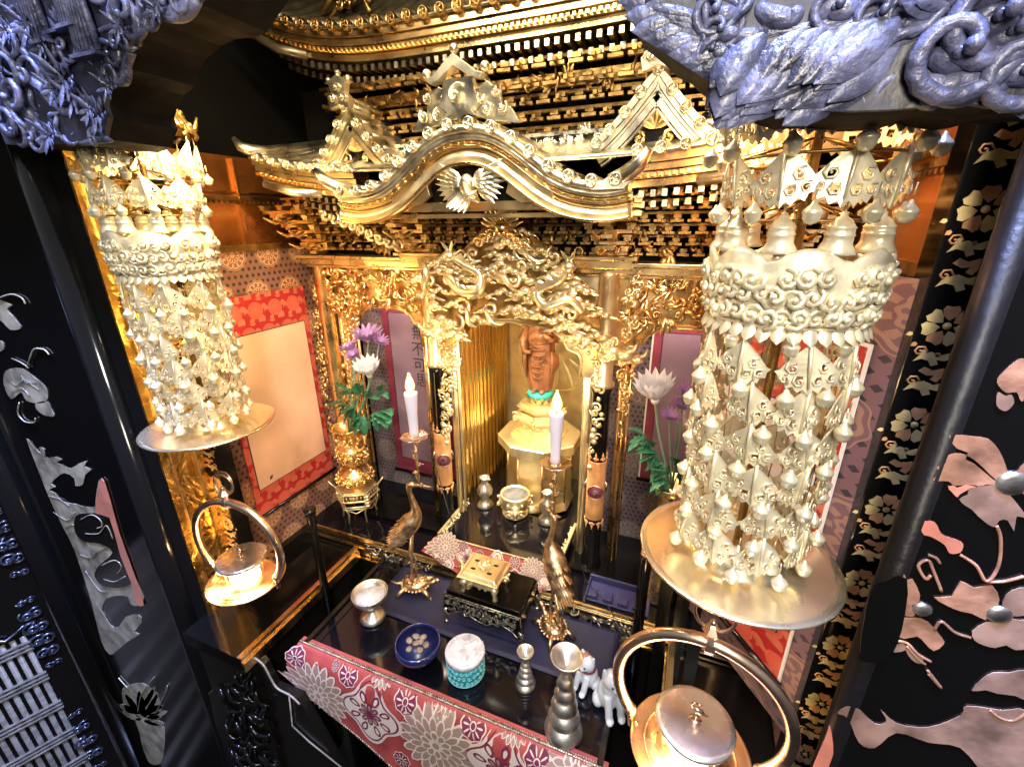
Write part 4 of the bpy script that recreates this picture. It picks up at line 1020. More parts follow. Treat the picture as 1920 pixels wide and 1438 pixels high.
# turquoise tin
c = on(874, 1258, ZT); c.z = 0; z = ZT+.0005; TN = thing('round_tin', V(c.x, c.y, ZT), 'turquoise patterned round tin with pearly white lid on the front table', 'tin')
tin = L([(.0001, z), (.037, z), (.0395, z+.003), (.0395, z+.054), (.037, z+.056)], c, 'cyan', 'body', TN, 40)
mb = MB(); rnd = random.Random(9)
for k in range(24):
    for r in range(3):
        a = 2*pi*(k+.5*(r % 2))/24; N = V(cos(a), sin(a), 0); U = V(-sin(a), cos(a), 0); mb.curl(c+N*.0395+Z3*(z+.011+r*.015), U, Z3, N, .012, rnd.uniform(0, 6), rnd.choice((-1, 1)), w=.16, lift=.06, seg=7, n=4)
for zz in (.004, .053): mb.tube([c+V(cos(a)*.0397, sin(a)*.0397, z+zz) for a in [2*pi*i/36 for i in range(36)]], .0012, 5, closed=True)
mb.build('scroll_pattern', 'cyanp', tin)
lid = L([(.041, z+.050), (.042, z+.056), (.042, z+.060), (.040, z+.0625), (.0355, z+.0615), (.0001, z+.0600)], c, 'lidw', 'lid', TN, 40); L([(.0375, z+.0612), (.036, z+.0632), (.0001, z+.0628)], c, 'lidw', 'lid_top', lid, 40)
mb = MB(); relief(mb, c+Z3*(z+.0625), X3, Y3, [(cos(a)*.033, sin(a)*.033) for a in [i*pi/8 for i in range(16)]], .011, .012, 12, .0, 'cl', lift=.05, w=.1); mb.build('embossed_flowers', 'lidw', lid)
# stepped cup stands (incense-rice stands)
def stand(px, py, s, label, hs=1.):
    c = on(px, py, ZT); c.z = 0; z = ZT+.0005; t = thing('stepped_stand', V(c.x, c.y, ZT), label, 'stand', 'stepped pewter stands on the front table')
    P_ = [(.0001, z)]; zz = z
    for k, r in enumerate((.0265, .022, .0182, .0145, .0115)):
        h = .017*s*(1-.06*k)*hs; r *= s
        P_ += [(r*.96, zz), (r*1.06, zz+h*.12), (r*1.06, zz+h*.26), (r*.98, zz+h*.46), (r*.74, zz+h*.78), (r*.58, zz+h*.86), (r*.58, zz+h)]; zz += h
    P_ += [(.004*s, zz+.004*s), (.0035*s, zz+.010*s), (.010*s, zz+.018*s), (.019*s, zz+.026*s), (.0225*s, zz+.036*s), (.021*s, zz+.036*s), (.013*s, zz+.024*s), (.0001, zz+.018*s)]
    L(P_, c, 'steel', 'body', t, 36)
    mb = MB()
    for k, r in enumerate(()):
        z1 = z+k*.0335*s+.0022; mb.tube([c+V(cos(a)*r*1.045*s, sin(a)*r*1.045*s, z1) for a in [2*pi*i/28 for i in range(28)]], .0009*s, 5, closed=True)
    return t
stand(985, 1283, .78, 'small stepped pewter stand with cup top beside the turquoise tin', 1.15)
stand(1056, 1370, 1.28, 'tall stepped pewter stand with flared cup top before the porcelain cats', 1.55)
# porcelain cats
def cat(px, py, s, rz, name_label, brown, lying=False):
    c = on(px, py, ZT); z = ZT+.001; t = thing('cat_figurine', V(c.x, c.y, ZT), name_label, 'figurine', None)
    R = Matrix.Rotation(rz, 3, 'Z'); E_ = []
    def q(x, y, zz): v = R @ V(x*s, y*s, zz*s); return V(c.x+v.x, c.y+v.y, z+v.z)
    mb = MB(); b2 = MB()
    mb.ell(q(0, .004, .024), (.020*s, .022*s, .026*s), 14, 10); mb.ell(q(0, -.002, .044), (.016*s, .016*s, .018*s), 12, 8)
    mb.ell(q(0, -.006, .066), (.0185*s, .0165*s, .0165*s), 14, 10); mb.ell(q(0, -.021, .062), (.008*s, .006*s, .006*s), 8, 6)
    for g in (-1, 1):
        mb.ell(q(g*.016, .008, .012), (.011*s, .016*s, .013*s), 10, 7); mb.tube([q(g*.009, -.012, .040), q(g*.010, -.020, .022), q(g*.010, -.024, .006)], [.008*s, .0065*s, .0065*s], 9); mb.ell(q(g*.010, -.028, .005), (.007*s, .009*s, .005*s), 8, 6)
        mb.tube([q(g*.011, -.002, .076), q(g*.015, -.002, .088)], [.007*s, .002*s], 8)
    mb.tube([q(.012, .02, .008), q(.028, .012, .008), q(.030, -.006, .008)], [.006*s, .006*s, .004*s], 8)
    body = mb.build('body', 'white', t, remesh=.0016*s)
    mb = MB()
    for g in (-1, 1): mb.ell(q(g*.007, -.0215, .069), (.0019*s, .0012*s, .0026*s), 7, 5)
    mb.ell(q(0, -.0275, .0645), (.002*s, .0014*s, .0013*s), 6, 4); mb.build('face', 'ink', body)
    if brown:
        mb = MB(); mb.ell(q(-.006, -.004, .077), (.011*s, .012*s, .0065*s), 10, 6); mb.build('brown_patch', 'brown', body)
        mb = MB(); mb.tube([q(cos(a)*.0165, -.002+sin(a)*.016, .052) for a in [2*pi*i/20 for i in range(20)]], .0022*s, 6, closed=True); mb.build('collar', 'plum', body)
    return t
cat(1100, 1282, 1.0, -.45, 'white porcelain cat figurine with brown patch on its head, behind the tall stand', True)
cat(1142, 1322, 1.2, .55, 'plain pale porcelain cat figurine next to the ring lantern', False)

# crane candlesticks on turtles
CZ = .030
def crane(px, py, label, rz, cand_px, cand_py, clabel, ccx):
    c = on(px, py, ZT+.012); c.z = 0; z = ZT+.004; t = thing('crane_candlestick', V(c.x, c.y, ZT), label, 'candlestick', 'crane candlesticks on the front table')
    R = Matrix.Rotation(rz, 3, 'Z')
    def qb(x, y, zz): v = R @ V(x, y, 0); return V(c.x+v.x, c.y+v.y, z+zz)
    q = qb
    mb = MB(); mb.ell(q(0, 0, .020), (.034, .028, .013), 16, 8, rot=R)
    for k in range(9):                                   # shell scutes
        a = k*2*pi/8; rr = .018 if k < 8 else 0; mb.ell(q(cos(a)*rr, sin(a)*rr*.8, .029 if k < 8 else .033), (.0085, .0075, .003), 6, 4)
    for i in range(24): a = 2*pi*i/24; mb.ell(q(cos(a)*.036, sin(a)*.030, .017), (.005, .005, .003), 6, 4)
    for g in (-1, 1):
        mb.tube([q(.022, g*.018, .016), q(.036, g*.028, .010), q(.044, g*.032, .0)], [.007, .006, .004], 7); mb.tube([q(-.022, g*.018, .016), q(-.034, g*.028, .010), q(-.042, g*.034, .0)], [.007, .006, .004], 7)
        for w in (-1, 0, 1): mb.tube([q(.042, g*.030, .002), q(.050, g*.032+w*.005, .0)], [.003, .001], 5)
    mb.tube([q(.030, 0, .02), q(.044, 0, .022), q(.054, 0, .030)], [.008, .006, .0065], 8); mb.ell(q(.058, 0, .031), (.009, .006, .006), 8, 6)
    mb.tube([q(-.034, 0, .016), q(-.052, 0, .012), q(-.066, 0, .02)], [.006, .004, .001], 6)
    mb.build('turtle_base', 'bronze', t)
    for g in (-1, 1):
        mb = MB(); mb.tube([q(-.004+g*.004, g*.009, .032), q(g*.002, g*.008, .095), q(-.006, g*.007, .105), q(.002, g*.006, .140+CZ)], [.0036, .0028, .0038, .0040], 8)
        for w in (-1, 0, 1): mb.tube([q(-.004+g*.004, g*.009, .033), q(.012, g*.009+w*.006, .031)], [.002, .001], 5)
        mb.build('leg', 'bronze', t)
    th_ = radians(30); q = lambda x, y, zz: qb((x*cos(th_)-(zz-.168)*sin(th_))*1.02+.006, y*.92, .172+CZ+(x*sin(th_)+(zz-.168)*cos(th_))*1.02)
    mb = MB(); pts = [q(-.052, 0, .142), q(-.038, 0, .155), q(-.016, 0, .168), q(.008, 0, .178), (q(.026, 0, .190)), q(.036, 0, .208), q(.042, 0, .228), q(.048, 0, .248), q(.058, 0, .262), q(.070, 0, .258)]
    mb.tube(catmull(pts, 4), [float(v) for v in np.interp(np.linspace(0, 9, len(catmull(pts, 4))), range(10), [.004, .017, .026, .024, .015, .009, .0068, .0060, .0075, .0065])], 12)
    mb.tube([q(.068, 0, .259), q(.086, 0, .246), q(.104, 0, .232)], [.0055, .0032, .001], 8)
    body = mb.build('body', 'bronze', t)
    mb = MB()
    for g in (-1, 1):
        for row, (x0, n, Ln) in enumerate(((.012, 6, .026), (-.006, 7, .032), (-.022, 7, .040), (-.036, 6, .044))):
            for k in range(n):
                ph = radians(20+k*110/n); rr = (.027, .0285, .026, .020)[row]; o = q(x0, g*sin(ph)*rr*.95, .176-row*.0085+cos(ph)*rr*.9-.006)
                nrm = R @ V(0, g*sin(ph), cos(ph)); mb.leafp(o, R @ V(-1, -g*.05, -.42), nrm, Ln, .012, bend=.05, ridge=.2)
    for k in range(7): mb.leafp(q(-.045, -.012+.004*k, .148), R @ V(-.55, .06*(k-3), -.9), R @ V(-1, 0, .6), .05, .010, bend=.12, ridge=.2)
    mb.build('wing_feathers', 'bronze', body)
    # stem with figure-like sprig from the beak to the drip dish
    zd = vz(cand_py, c.x+ccx[0], c.y+ccx[1])-z; dx, dy = ccx; 
    def q2(x, y, zz): return V(c.x+dx+x, c.y+dy+y, z+zz)
    mb = MB(); h0 = q(.084, 0, .249); mb.tube([h0, (h0+q2(0, 0, .31))/2, q2(0, 0, .315), q2(.0, 0, zd)], [.003, .003, .0032, .0035], 7)
    for k in range(7):
        zz = .312+(zd-.312)*k/7; a = k*2.2; mb.leafp(q2(0, 0, zz), V(cos(a), sin(a), .7), Z3, .018, .010, bend=-.3)
        mb.curl(q2(cos(a)*.006, sin(a)*.006, zz+.004), X3, Z3, -Y3, .013, a, 1, w=.3)
    mb.lathe([(.003, zd-.016), (.008, zd-.010), (.004, zd-.004)], (c.x+dx, c.y+dy, z), 12)
    mb.build('sprig', 'bronze', t)
    mb = MB(); mb.lathe([(.0001, zd-.003), (.014, zd-.002), (.030, zd+.004), (.0325, zd+.007), (.029, zd+.006), (.014, zd+.001), (.008, zd+.001), (.008, zd+.008), (.0001, zd+.008)], (c.x+dx, c.y+dy, z), 40, 0, None, 8, .07); mb.build('drip_dish', 'copper', t)
    # candle, its own thing
    base = V(c.x+dx, c.y+dy, z+zd+.0085); H = vz(cand_px, base.x, base.y)-base.z
    k = thing('candle', base, clabel, 'candle', 'lit candles on the cranes')
    mb = MB(); mb.lathe([(.0108, 0), (.0100, H*.1), (.0114, H*.5), (.0150, H*.94), (.0145, H*.985), (.0110, H*.99), (.006, H*.97), (.0001, H*.965)], base, 28); mb.build('wax', 'wax', k)
    mb = MB(); mb.tube([base+Z3*(H*.96), base+Z3*(H+.006)], .0011, 6); mb.build('wick', 'wick', k)
    mb = MB(); mb.lathe([(.0008, H+.000), (.0075, H+.004), (.0105, H+.013), (.0085, H+.025), (.004, H+.036), (.0004, H+.045)], base, 18); fl = mb.build('flame', 'flame', k); mb = MB(); mb.lathe([(.0008, H+.003), (.0045, H+.008), (.0062, H+.015), (.004, H+.025), (.0004, H+.036)], base, 14); mb.build('bright_core', 'core', fl)
    point('candle_light', base+V(0, -.0, H+.050), .55, (1, .62, .28), .012)
crane(780, 1098, 'gilt bronze crane candlestick standing on a turtle beside the footed cup', .30, 825-90, 822, 'lit white candle on the crane by the left flower vase', (.030, .012))
crane(1037, 1178, 'gilt bronze crane candlestick on a turtle right of the gold censer', 2.4, 772, 872, 'lit white candle before the shrine statue on the crane right of the censer', (-.008, .006))

# black stand and gold censer between the cranes
cc_ = [on(850, 1140, ZT), on(965, 1190, ZT)]; bx0, bx1, by0, by1 = -.452, -.268, .700, .808; bz = ZT+.100
BS = thing('black_stand', (-.36, .744, ZT), 'black lacquer stand with silver filigree apron carrying the gold censer', 'stand')
mb = MB(); mb.bb((bx0, by0, bz-.006), (bx1, by1, bz)); mb.bb((bx0+.008, by0+.008, bz-.028), (bx1-.008, by1-.008, bz-.0065)); top = mb.build('top', 'lac', BS, bevel=.0015)
for y, sg in ((by0, -1), (by1, 1)):
    mb = MB(); out = [(bx0-.004, bz-.008), (bx1+.004, bz-.008), (bx1+.004, bz-.03), (bx1+.010, bz-.052), (bx1-.004, bz-.068), (bx1-.016, bz-.056), (bx1-.03, bz-.050), (bx1-.045, bz-.046), (bx1-.050, bz-.056), (bx1-.062, bz-.05), (bx0+.105, bz-.062), (bx0+.08, bz-.058), (bx0+.062, bz-.05), (bx0+.050, bz-.056), (bx0+.045, bz-.046), (bx0+.03, bz-.050), (bx0+.016, bz-.056), (bx0+.004, bz-.068), (bx0-.010, bz-.052), (bx0-.004, bz-.03)]
    mb.plate((0, y+sg*.003, 0), X3, Z3, out[::-1], .003); ap = mb.build('apron', 'lac', BS)
    mb = MB(); yy = y-.0068 if sg < 0 else y+.004
    mb.tube([V(a, yy, b) for a, b in out], .0012, 5, closed=True)
    for i in range(46): mb.curl(V(bx0+i*(bx1-bx0)/45, yy-.0005, bz-.014+.0015*(i % 2)), X3, Z3, -Y3, .006, i, 1, w=.2, seg=6, n=4, lift=.1)
    relief(mb, (0, yy, 0), X3, Z3, [(a*.97+XC*.03, b-.001) for a, b in [(bx0, bz-.020), (bx1, bz-.020), (bx1, bz-.052), (bx1-.04, bz-.044), ((bx0+bx1)/2, bz-.052), (bx0+.04, bz-.044), (bx0, bz-.052)]], .0085, .0095, 44, .0005, 'cl', lift=.1, w=.13)
    mb.build('filigree', 'silver', ap)
for x, sx in ((bx0, -1), (bx1, 1)):
    mb = MB(); mb.plate((x+sx*.001, 0, 0), Y3, Z3, [(by0, bz-.008), (by1, bz-.008), (by1+.006, bz-.05), (by1-.012, bz-.06), (by1-.03, bz-.046), (by0+.03, bz-.046), (by0+.012, bz-.06), (by0-.006, bz-.05)], .003); ap = mb.build('apron', 'lac', BS)
    mb = MB(); mb.tube([V(x+sx*.003, b, c__) for b, c__ in [(by1-.002, bz-.02), (by1-.012, bz-.055), (by1-.03, bz-.043), (by0+.03, bz-.043), (by0+.012, bz-.055), (by0+.002, bz-.02)]], .001, 5); mb.build('filigree', 'silver', ap)
    for y in (by0, by1):
        mb = MB(); mb.tube([V(x, y, bz-.05), V(x+sx*.008, y+(-.006 if y == by0 else .006), bz-.066), V(x+sx*.004, y+(-.003 if y == by0 else .003), ZT+.008)], [.006, .005, .0045], 8); mb.ell((x+sx*.004, y+(-.003 if y == by0 else .003), ZT+.0065), (.0075, .0075, .006), 10, 7); mb.build('leg', 'silver', BS)
CE = thing('gold_censer', (-.372, .742, bz), 'square gold incense burner with pierced lid and knob on the black stand', 'censer')
cx_, cy_ = -.372, .742; z = bz+.001
def rbox(mb, w, d, z0, z1, k=1.0): mb.box((cx_, cy_, (z0+z1)/2), (w, d, z1-z0), taper=k)
mb = MB(); rbox(mb, .066, .052, z+.016, z+.036); rbox(mb, .074, .060, z+.036, z+.040); body = mb.build('body', 'goldpale', CE, bevel=.0012)
mb = MB()
for (O_, U_, w) in ((V(cx_, cy_-.0262, z), X3, .03), (V(cx_+.0332, cy_, z), Y3, .023), (V(cx_-.0332, cy_, z), Y3*-1, .023)):
    relief(mb, O_, U_, Z3, [(-w, .017), (w, .017), (w, .034), (-w, .034)], .0075, .0085, 55, .001, 'cl', lift=.15, w=.15)
mb.build('relief_panel', 'goldpale', body)
mb = MB(); rbox(mb, .092, .078, z+.0405, z+.044); rbox(mb, .082, .068, z+.0445, z+.050, .86)
lid = mb.build('lid', 'goldpale', CE, bevel=.001)
mb = MB()
for a, b in ((-.02, -.012), (.018, -.014), (-.022, .012), (.022, .012)): mb = MB(); mb.ell((cx_+a, cy_+b, z+.0502), (.006, .0035, .0006), 10, 4); mb.build('smoke_hole', 'ink', lid)
mb = MB(); mb.ell((cx_, cy_, z+.056), (.010, .009, .007), 10, 6)
for k in range(8): a = k*pi/4; mb.curl(V(cx_+cos(a)*.010, cy_+sin(a)*.009, z+.054+.003*(k % 2)), V(cos(a), sin(a), 0), Z3, V(-sin(a), cos(a), 0), .013, 0, 1, w=.3)
mb.leafp((cx_, cy_, z+.06), (0, 0, 1), -Y3, .016, .012); mb.build('knob', 'goldpale', lid)
for g in (-1, 1):
    for h in (-1, 1):
        mb = MB(); X_, Y_ = cx_+g*.034, cy_+h*.027; mb.tube([(X_-g*.004, Y_, z+.032), (X_+g*.003, Y_+h*.003, z+.024), (X_, Y_, z+.014), (X_+g*.003, Y_+h*.002, z+.004), (X_+g*.003, Y_+h*.002, z)], [.006, .008, .005, .0045, .006], 9); mb.build('leg', 'goldpale', CE)
    mb = MB(); X_ = cx_+g*.040; mb.tube([(X_-g*.004, cy_, z+.030), (X_+g*.008, cy_, z+.030), (X_+g*.012, cy_, z+.042), (X_+g*.018, cy_, z+.052)], [.005, .004, .004, .002], 7); mb.curl(V(X_+g*.010, cy_-.002, z+.036), X3, Z3, -Y3, .016, 0, g, w=.3); mb.build('handle', 'goldpale', CE)
CE.scale = (1.1, 1.1, 1.1)
# three vessels on the small rear table
def vase_small(px, py, label):
    c = az(px, py, sz); c.z = 0; z = sz+.0008; t = thing('small_vase', V(c.x, c.y, sz), label, 'vase', 'small pewter vases on the rear table')
    K=1.22; L([(a*K, z+(b_-z)*K) for a, b_ in [(.0001, z), (.020, z), (.021, z+.004), (.015, z+.012), (.008, z+.020), (.0115, z+.027), (.0185, z+.037), (.0195, z+.046), (.015, z+.057), (.0085, z+.064), (.0075, z+.074), (.0125, z+.082), (.0115, z+.083), (.006, z+.075), (.005, z+.066), (.0001, z+.064)]], c, 'steel', 'body', t)
    mb = MB()
    for g in (-1, 1): mb.curl(V(c.x+g*.015, c.y, z+.095), X3*g, Z3, -Y3, .010, 0, 1, w=.3)
    mb.build('handles', 'steel', t)
vase_small(910, 948, 'small pewter gourd vase left of the gilt ash bowl'); vase_small(1025, 978, 'small pewter gourd vase right of the gilt ash bowl, half hidden by the crane')
c = az(966, 962, sz); c.z = 0; z = sz+.001; AB = thing('ash_bowl', V(c.x, c.y, sz), 'three-footed pale gold bowl of grey ash on the small rear table', 'censer')
L([(.030, z+.022), (.033, z+.034), (.034, z+.046), (.036, z+.052), (.035, z+.056), (.031, z+.056), (.029, z+.050), (.0001, z+.050)], c, 'goldpale', 'bowl', AB, 36)
mb = MB(); mb.lathe([(.027, z+.004), (.030, z+.0), (.031, z+.006), (.027, z+.008)], c, 30); L([(.030, z+.0515), (.0315, z+.0530), (.0001, z+.0540)], c, 'ash', 'ash', AB)
for k in range(3):
    a = k*2.094-1.2; N = V(cos(a), sin(a), 0); T_ = V(-sin(a), cos(a), 0)
    mb.ell(c+N*.030+Z3*(z+.032), (.012, .012, .011), 9, 6); mb.tube([c+N*.034+Z3*(z+.030), c+N*.040+Z3*(z+.018), c+N*.030+Z3*(z+.008), c+N*.034+Z3*(z+.004)], [.010, .006, .005, .007], 8)
    for g in (-1, 1): mb.curl(c+N*.034+T_*g*.014+Z3*(z+.022), T_*g, Z3, N, .018, 0, 1, w=.25); mb.ell(c+N*.036+T_*g*.016+Z3*(z+.044), .004, 6, 4)
mb.build('feet', 'goldpale', AB)
AB.scale = (1.25, 1.25, 1.25)
# shallow brass dish glimpsed behind
L([(.0001, ZP+.014), (.05, ZP+.014), (.055, ZP+.03), (.07, ZP+.045), (.072, ZP+.047)], (XC, 1.13, 0), 'gold', 'dish', thing('gold_dish', (XC, 1.13, ZP), 'shallow gold dish in the shadow below the octagonal pedestal', 'dish'))
# ------------------------------------------------------------------ hanging tiered ornaments
def pend_mesh():
    """folded pierced canopy leaf: apex at origin, hanging down, facing +X"""
    mb = MB(); w, h = .0200, .035
    for g in (-1, 1):
        U = V(-.25, g, 0).normalized(); out = [(0, 0), (.30, -.16), (.62, -.34), (.95, -.58), (1.12, -.62), (1.0, -.70), (.98, -.84), (.80, -.86), (.72, -1.0), (.50, -.94), (.34, -1.08), (.16, -1.0), (0, -1.12)]
        holes = [[(.38, -.42), (.62, -.50), (.62, -.62), (.42, -.60)], [(.62, -.70), (.80, -.68), (.76, -.80), (.60, -.81)], [(.16, -.70), (.42, -.71), (.43, -.84), (.20, -.88)]]
        o_ = [(a*w, b*h) for a, b in out]; hs = [[(a*w, b*h) for a, b in hh] for hh in holes]
        if g > 0: mb.plate((0, 0, 0), U, Z3, o_, .0011, hs)
        else: mb.plate((0, 0, 0), U, Z3, o_, .0011, hs)
        N = U.cross(Z3).normalized()*(1 if U.cross(Z3).x > 0 else -1)
        for a, b, s in ((.50, -.53, .0105), (.74, -.76, .0085), (.28, -.82, .009)): mb.curl(U*a*w+Z3*b*h+N*.0012, U, Z3, N, s*1.05, 1, g, w=.15, lift=.15, seg=8, n=4)
    mb.tube([(.001, 0, .002), (.002, 0, -.018), (.002, 0, -.034)], [.0016, .0013, .0006], 5)
    mb.tube([(.0, 0, .012), (0, 0, 0)], .0007, 4)
    return mb
def bead_mesh():
    mb = MB(); mb.lathe([(.0001, -.003), (.0016, -.004), (.0026, -.0065), (.0064, -.0105), (.0078, -.0125), (.0078, -.0140), (.0070, -.0150), (.0068, -.0180), (.0045, -.0215), (.0001, -.0230)][::-1], (0, 0, 0), 12); mb.tube([(0, 0, .010), (0, 0, 0)], .0007, 4); return mb
def bell_mesh():
    mb = MB(); mb.lathe([(.0125, -.030), (.0142, -.0295), (.0120, -.026), (.0100, -.022), (.0098, -.0165), (.0108, -.0155), (.0098, -.0145), (.0096, -.011), (.0104, -.010), (.0092, -.009), (.0062, -.0045), (.0025, -.002), (.0022, .001), (.0001, .002)], (0, 0, 0), 16)
    mb.tube([(0, 0, .014), (0, 0, 0)], .0009, 4); mb.tube([(0, 0, -.02), (0, 0, -.032)], .0008, 4); mb.ell((0, 0, -.034), (.004, .004, .004), 8, 6); return mb
def mesh_of(mb, name, m):
    o = mb.build(name, m); me = o.data; bpy.data.objects.remove(o); return me
ME_P, ME_B, ME_L = mesh_of(pend_mesh(), 'pendant', 'brass'), mesh_of(bead_mesh(), 'bead', 'brass'), mesh_of(bell_mesh(), 'bell', 'brass')
def ornament(X, Yc, zc, zp, ztop, label, seed):
    rnd = random.Random(seed); t = thing('hanging_ornament', (X, Yc, zp), label, 'ornament', 'tiered brass ornaments hanging in the altar')
    O = V(X, Yc, 0)
    def put(me, name, r, a, z, s=1.0, tilt=.12):
        o = bpy.data.objects.new(name, me); SC.collection.objects.link(o); o.parent = t
        o.location = V(cos(a)*r, sin(a)*r, z-zp); o.scale = (s, s, s); o.rotation_euler = (rnd.uniform(-tilt, tilt), rnd.uniform(-tilt, tilt), a+rnd.uniform(-.25, .25)); return o
    CS = .86
    mb = MB(); mb.tube([O+Z3*(zp+.02), O+Z3*ztop], .005, 8)
    for r, z in ((.066, zc+.066), (.072, zc+.12), (.062, zc-.03)):
        mb.tube([O+V(cos(a)*r, sin(a)*r, z) for a in [2*pi*i/28 for i in range(28)]], .0016, 5, closed=True)
        for k in range(4): a = k*pi/2+.4; mb.tube([O+Z3*(z+.02), O+V(cos(a)*r, sin(a)*r, z)], .0012, 4)
    # wire chains joining the tiers
    for k in range(8):
        a = 2*pi*k/8
        for r in (.066,): mb.tube([O+V(cos(a)*r, sin(a)*r, zc-.03), O+V(cos(a+.1)*r*.98, sin(a+.1)*r*.98, (zc+zp)/2), O+V(cos(a)*r*.95, sin(a)*r*.95, zp+.03)], .0006, 4)
    mb.build('suspension_rods', 'golddark', t)
    # crown band, pierced scrollwork with pointed upper edge
    mb = MB(); n = 66; rows = []
    top = lambda a: .030+.014*abs(cos(a*4))**.8
    for i in range(n):
        a = 2*pi*i/n; rows.append([O+V(cos(a)*r*CS, sin(a)*r*CS, zc+z) for r, z in ((.080, -.030), (.085, -.024), (.0895, .0), (.094, top(a)-.004), (.090, top(a)), (.086, top(a)-.006), (.082, 0.), (.078, -.024))])
    rows.append(rows[0]); mb.sheet(rows, 0, True)
    for k in range(36):
        for q in range(3):
            a = 2*pi*(k+.5*q+rnd.uniform(-.15, .15))/36; N = V(cos(a), sin(a), 0); U = V(-sin(a), cos(a), 0); z = zc-.018+.018*q+rnd.uniform(-.003, .003)
            if q == 2 and abs(cos(a*4)) < .25: continue
            mb.curl(O+N*(.0875+.0028*q)*CS+Z3*z, U, Z3, N, rnd.uniform(.017, .025), rnd.uniform(0, 6), rnd.choice((-1, 1)), w=.24, lift=.2, seg=9)
    for k in range(36): a = 2*pi*k/36; mb.leafp(O+V(cos(a)*.072, sin(a)*.072, zc-.026), V(cos(a)*.2, sin(a)*.2, -1), V(cos(a), sin(a), .2), .018, .014, ridge=.3)
    for z, r in ((-.028, .0725), (-.022, .0755)): mb.tube([O+V(cos(a)*r, sin(a)*r, zc+z) for a in [2*pi*i/48 for i in range(48)]], .0018, 6, closed=True)
    mb.build('crown_band', 'brass', t)
    # drip plate
    mb = MB(); mb.lathe([(.0001, zp-.012), (.045, zp-.012), (.058, zp-.006), (.085, zp-.0035), (.110, zp-.004), (.1185, zp-.001), (.1195, zp+.001), (.118, zp+.0025), (.108, zp+.001), (.085, zp+.0015), (.066, zp+.003), (.057, zp+.010), (.052, zp+.022), (.048, zp+.025), (.040, zp+.026), (.020, zp+.024), (.0001, zp+.024)], O, 64)
    mb.build('drip_plate', 'brassdish', t)
    # tiers below the crown
    zt, zb = zc-.052, zp+.066; rows_ = 6
    for r in range(rows_):
        z = zt+(zb-zt)*r/(rows_-1); R_ = .072-.002*r/(rows_-1)
        for k in range(9): put(ME_P, 'pendant', R_, 2*pi*(k+.22*r)/9+rnd.uniform(-.06, .06), z+.010+rnd.uniform(-.002, .002), rnd.uniform(1.20, 1.34))
        for k in range(11): put(ME_B, 'bead', R_+rnd.uniform(.002, .010), 2*pi*(k+.25)/11+rnd.uniform(-.1, .1)+r, z-.027+rnd.uniform(-.003, .003), 1.1)
    for k in range(10): put(ME_L, 'bell', .060, 2*pi*(k+.3)/10, zp+.053, .85, .05)
    for k in range(8): put(ME_B, 'bead', .069, 2*pi*k/8, zc-.033, 1.0)
    # above the crown
    for k in range(9): put(ME_L, 'bell', .066, 2*pi*(k+.2)/9, zc+.072, 1.12, .04)
    for z, R_, of in ((zc+.112, .074, .1), (zc+.165, .082, .6)):
        for k in range(9): put(ME_P, 'pendant', R_, 2*pi*(k+of)/9, z+.014, 1.28)
        for k in range(11): put(ME_B, 'bead', R_+.008, 2*pi*(k+of)/11, z-.026, 1.0)
    # pierced canopy cap above
    mb = MB(); mb.lathe([(.078, zc+.200), (.076, zc+.208), (.058, zc+.248), (.026, zc+.285), (.0001, zc+.295)], O, 8, 0, sm=False)
    for k in range(20):
        for q in range(3): a = 2*pi*(k+.5*q)/20; N = V(cos(a), sin(a), .5); U = V(-sin(a), cos(a), 0); mb.curl(O+V(cos(a), sin(a), 0)*(.080-.013*q)+Z3*(zc+.204+.020*q), U, N.cross(U), N, .030, rnd.uniform(0, 6), 1, w=.22, lift=.15, seg=8)
    for k in range(8): a = 2*pi*k/8; mb.tube([O+V(cos(a)*.07, sin(a)*.07, zc+.205), O+V(cos(a)*.088, sin(a)*.088, zc+.205), O+V(cos(a)*.094, sin(a)*.094, zc+.222)], [.005, .004, .002], 6)
    mb.tube([O+Z3*(zc+.33), O+Z3*ztop], .004, 8)
    mb.build('canopy_cap', 'golddark', t)
    return t
ornament(-.884, .54, -.052, -.385, .70, 'tiered brass bell ornament over a round plate, hanging on the left by gold leaf wall', 1)
ornament(.093, .545, -.068, -.408, .70, 'large tiered brass bell ornament over a round plate, hanging on the right by black posts', 2)

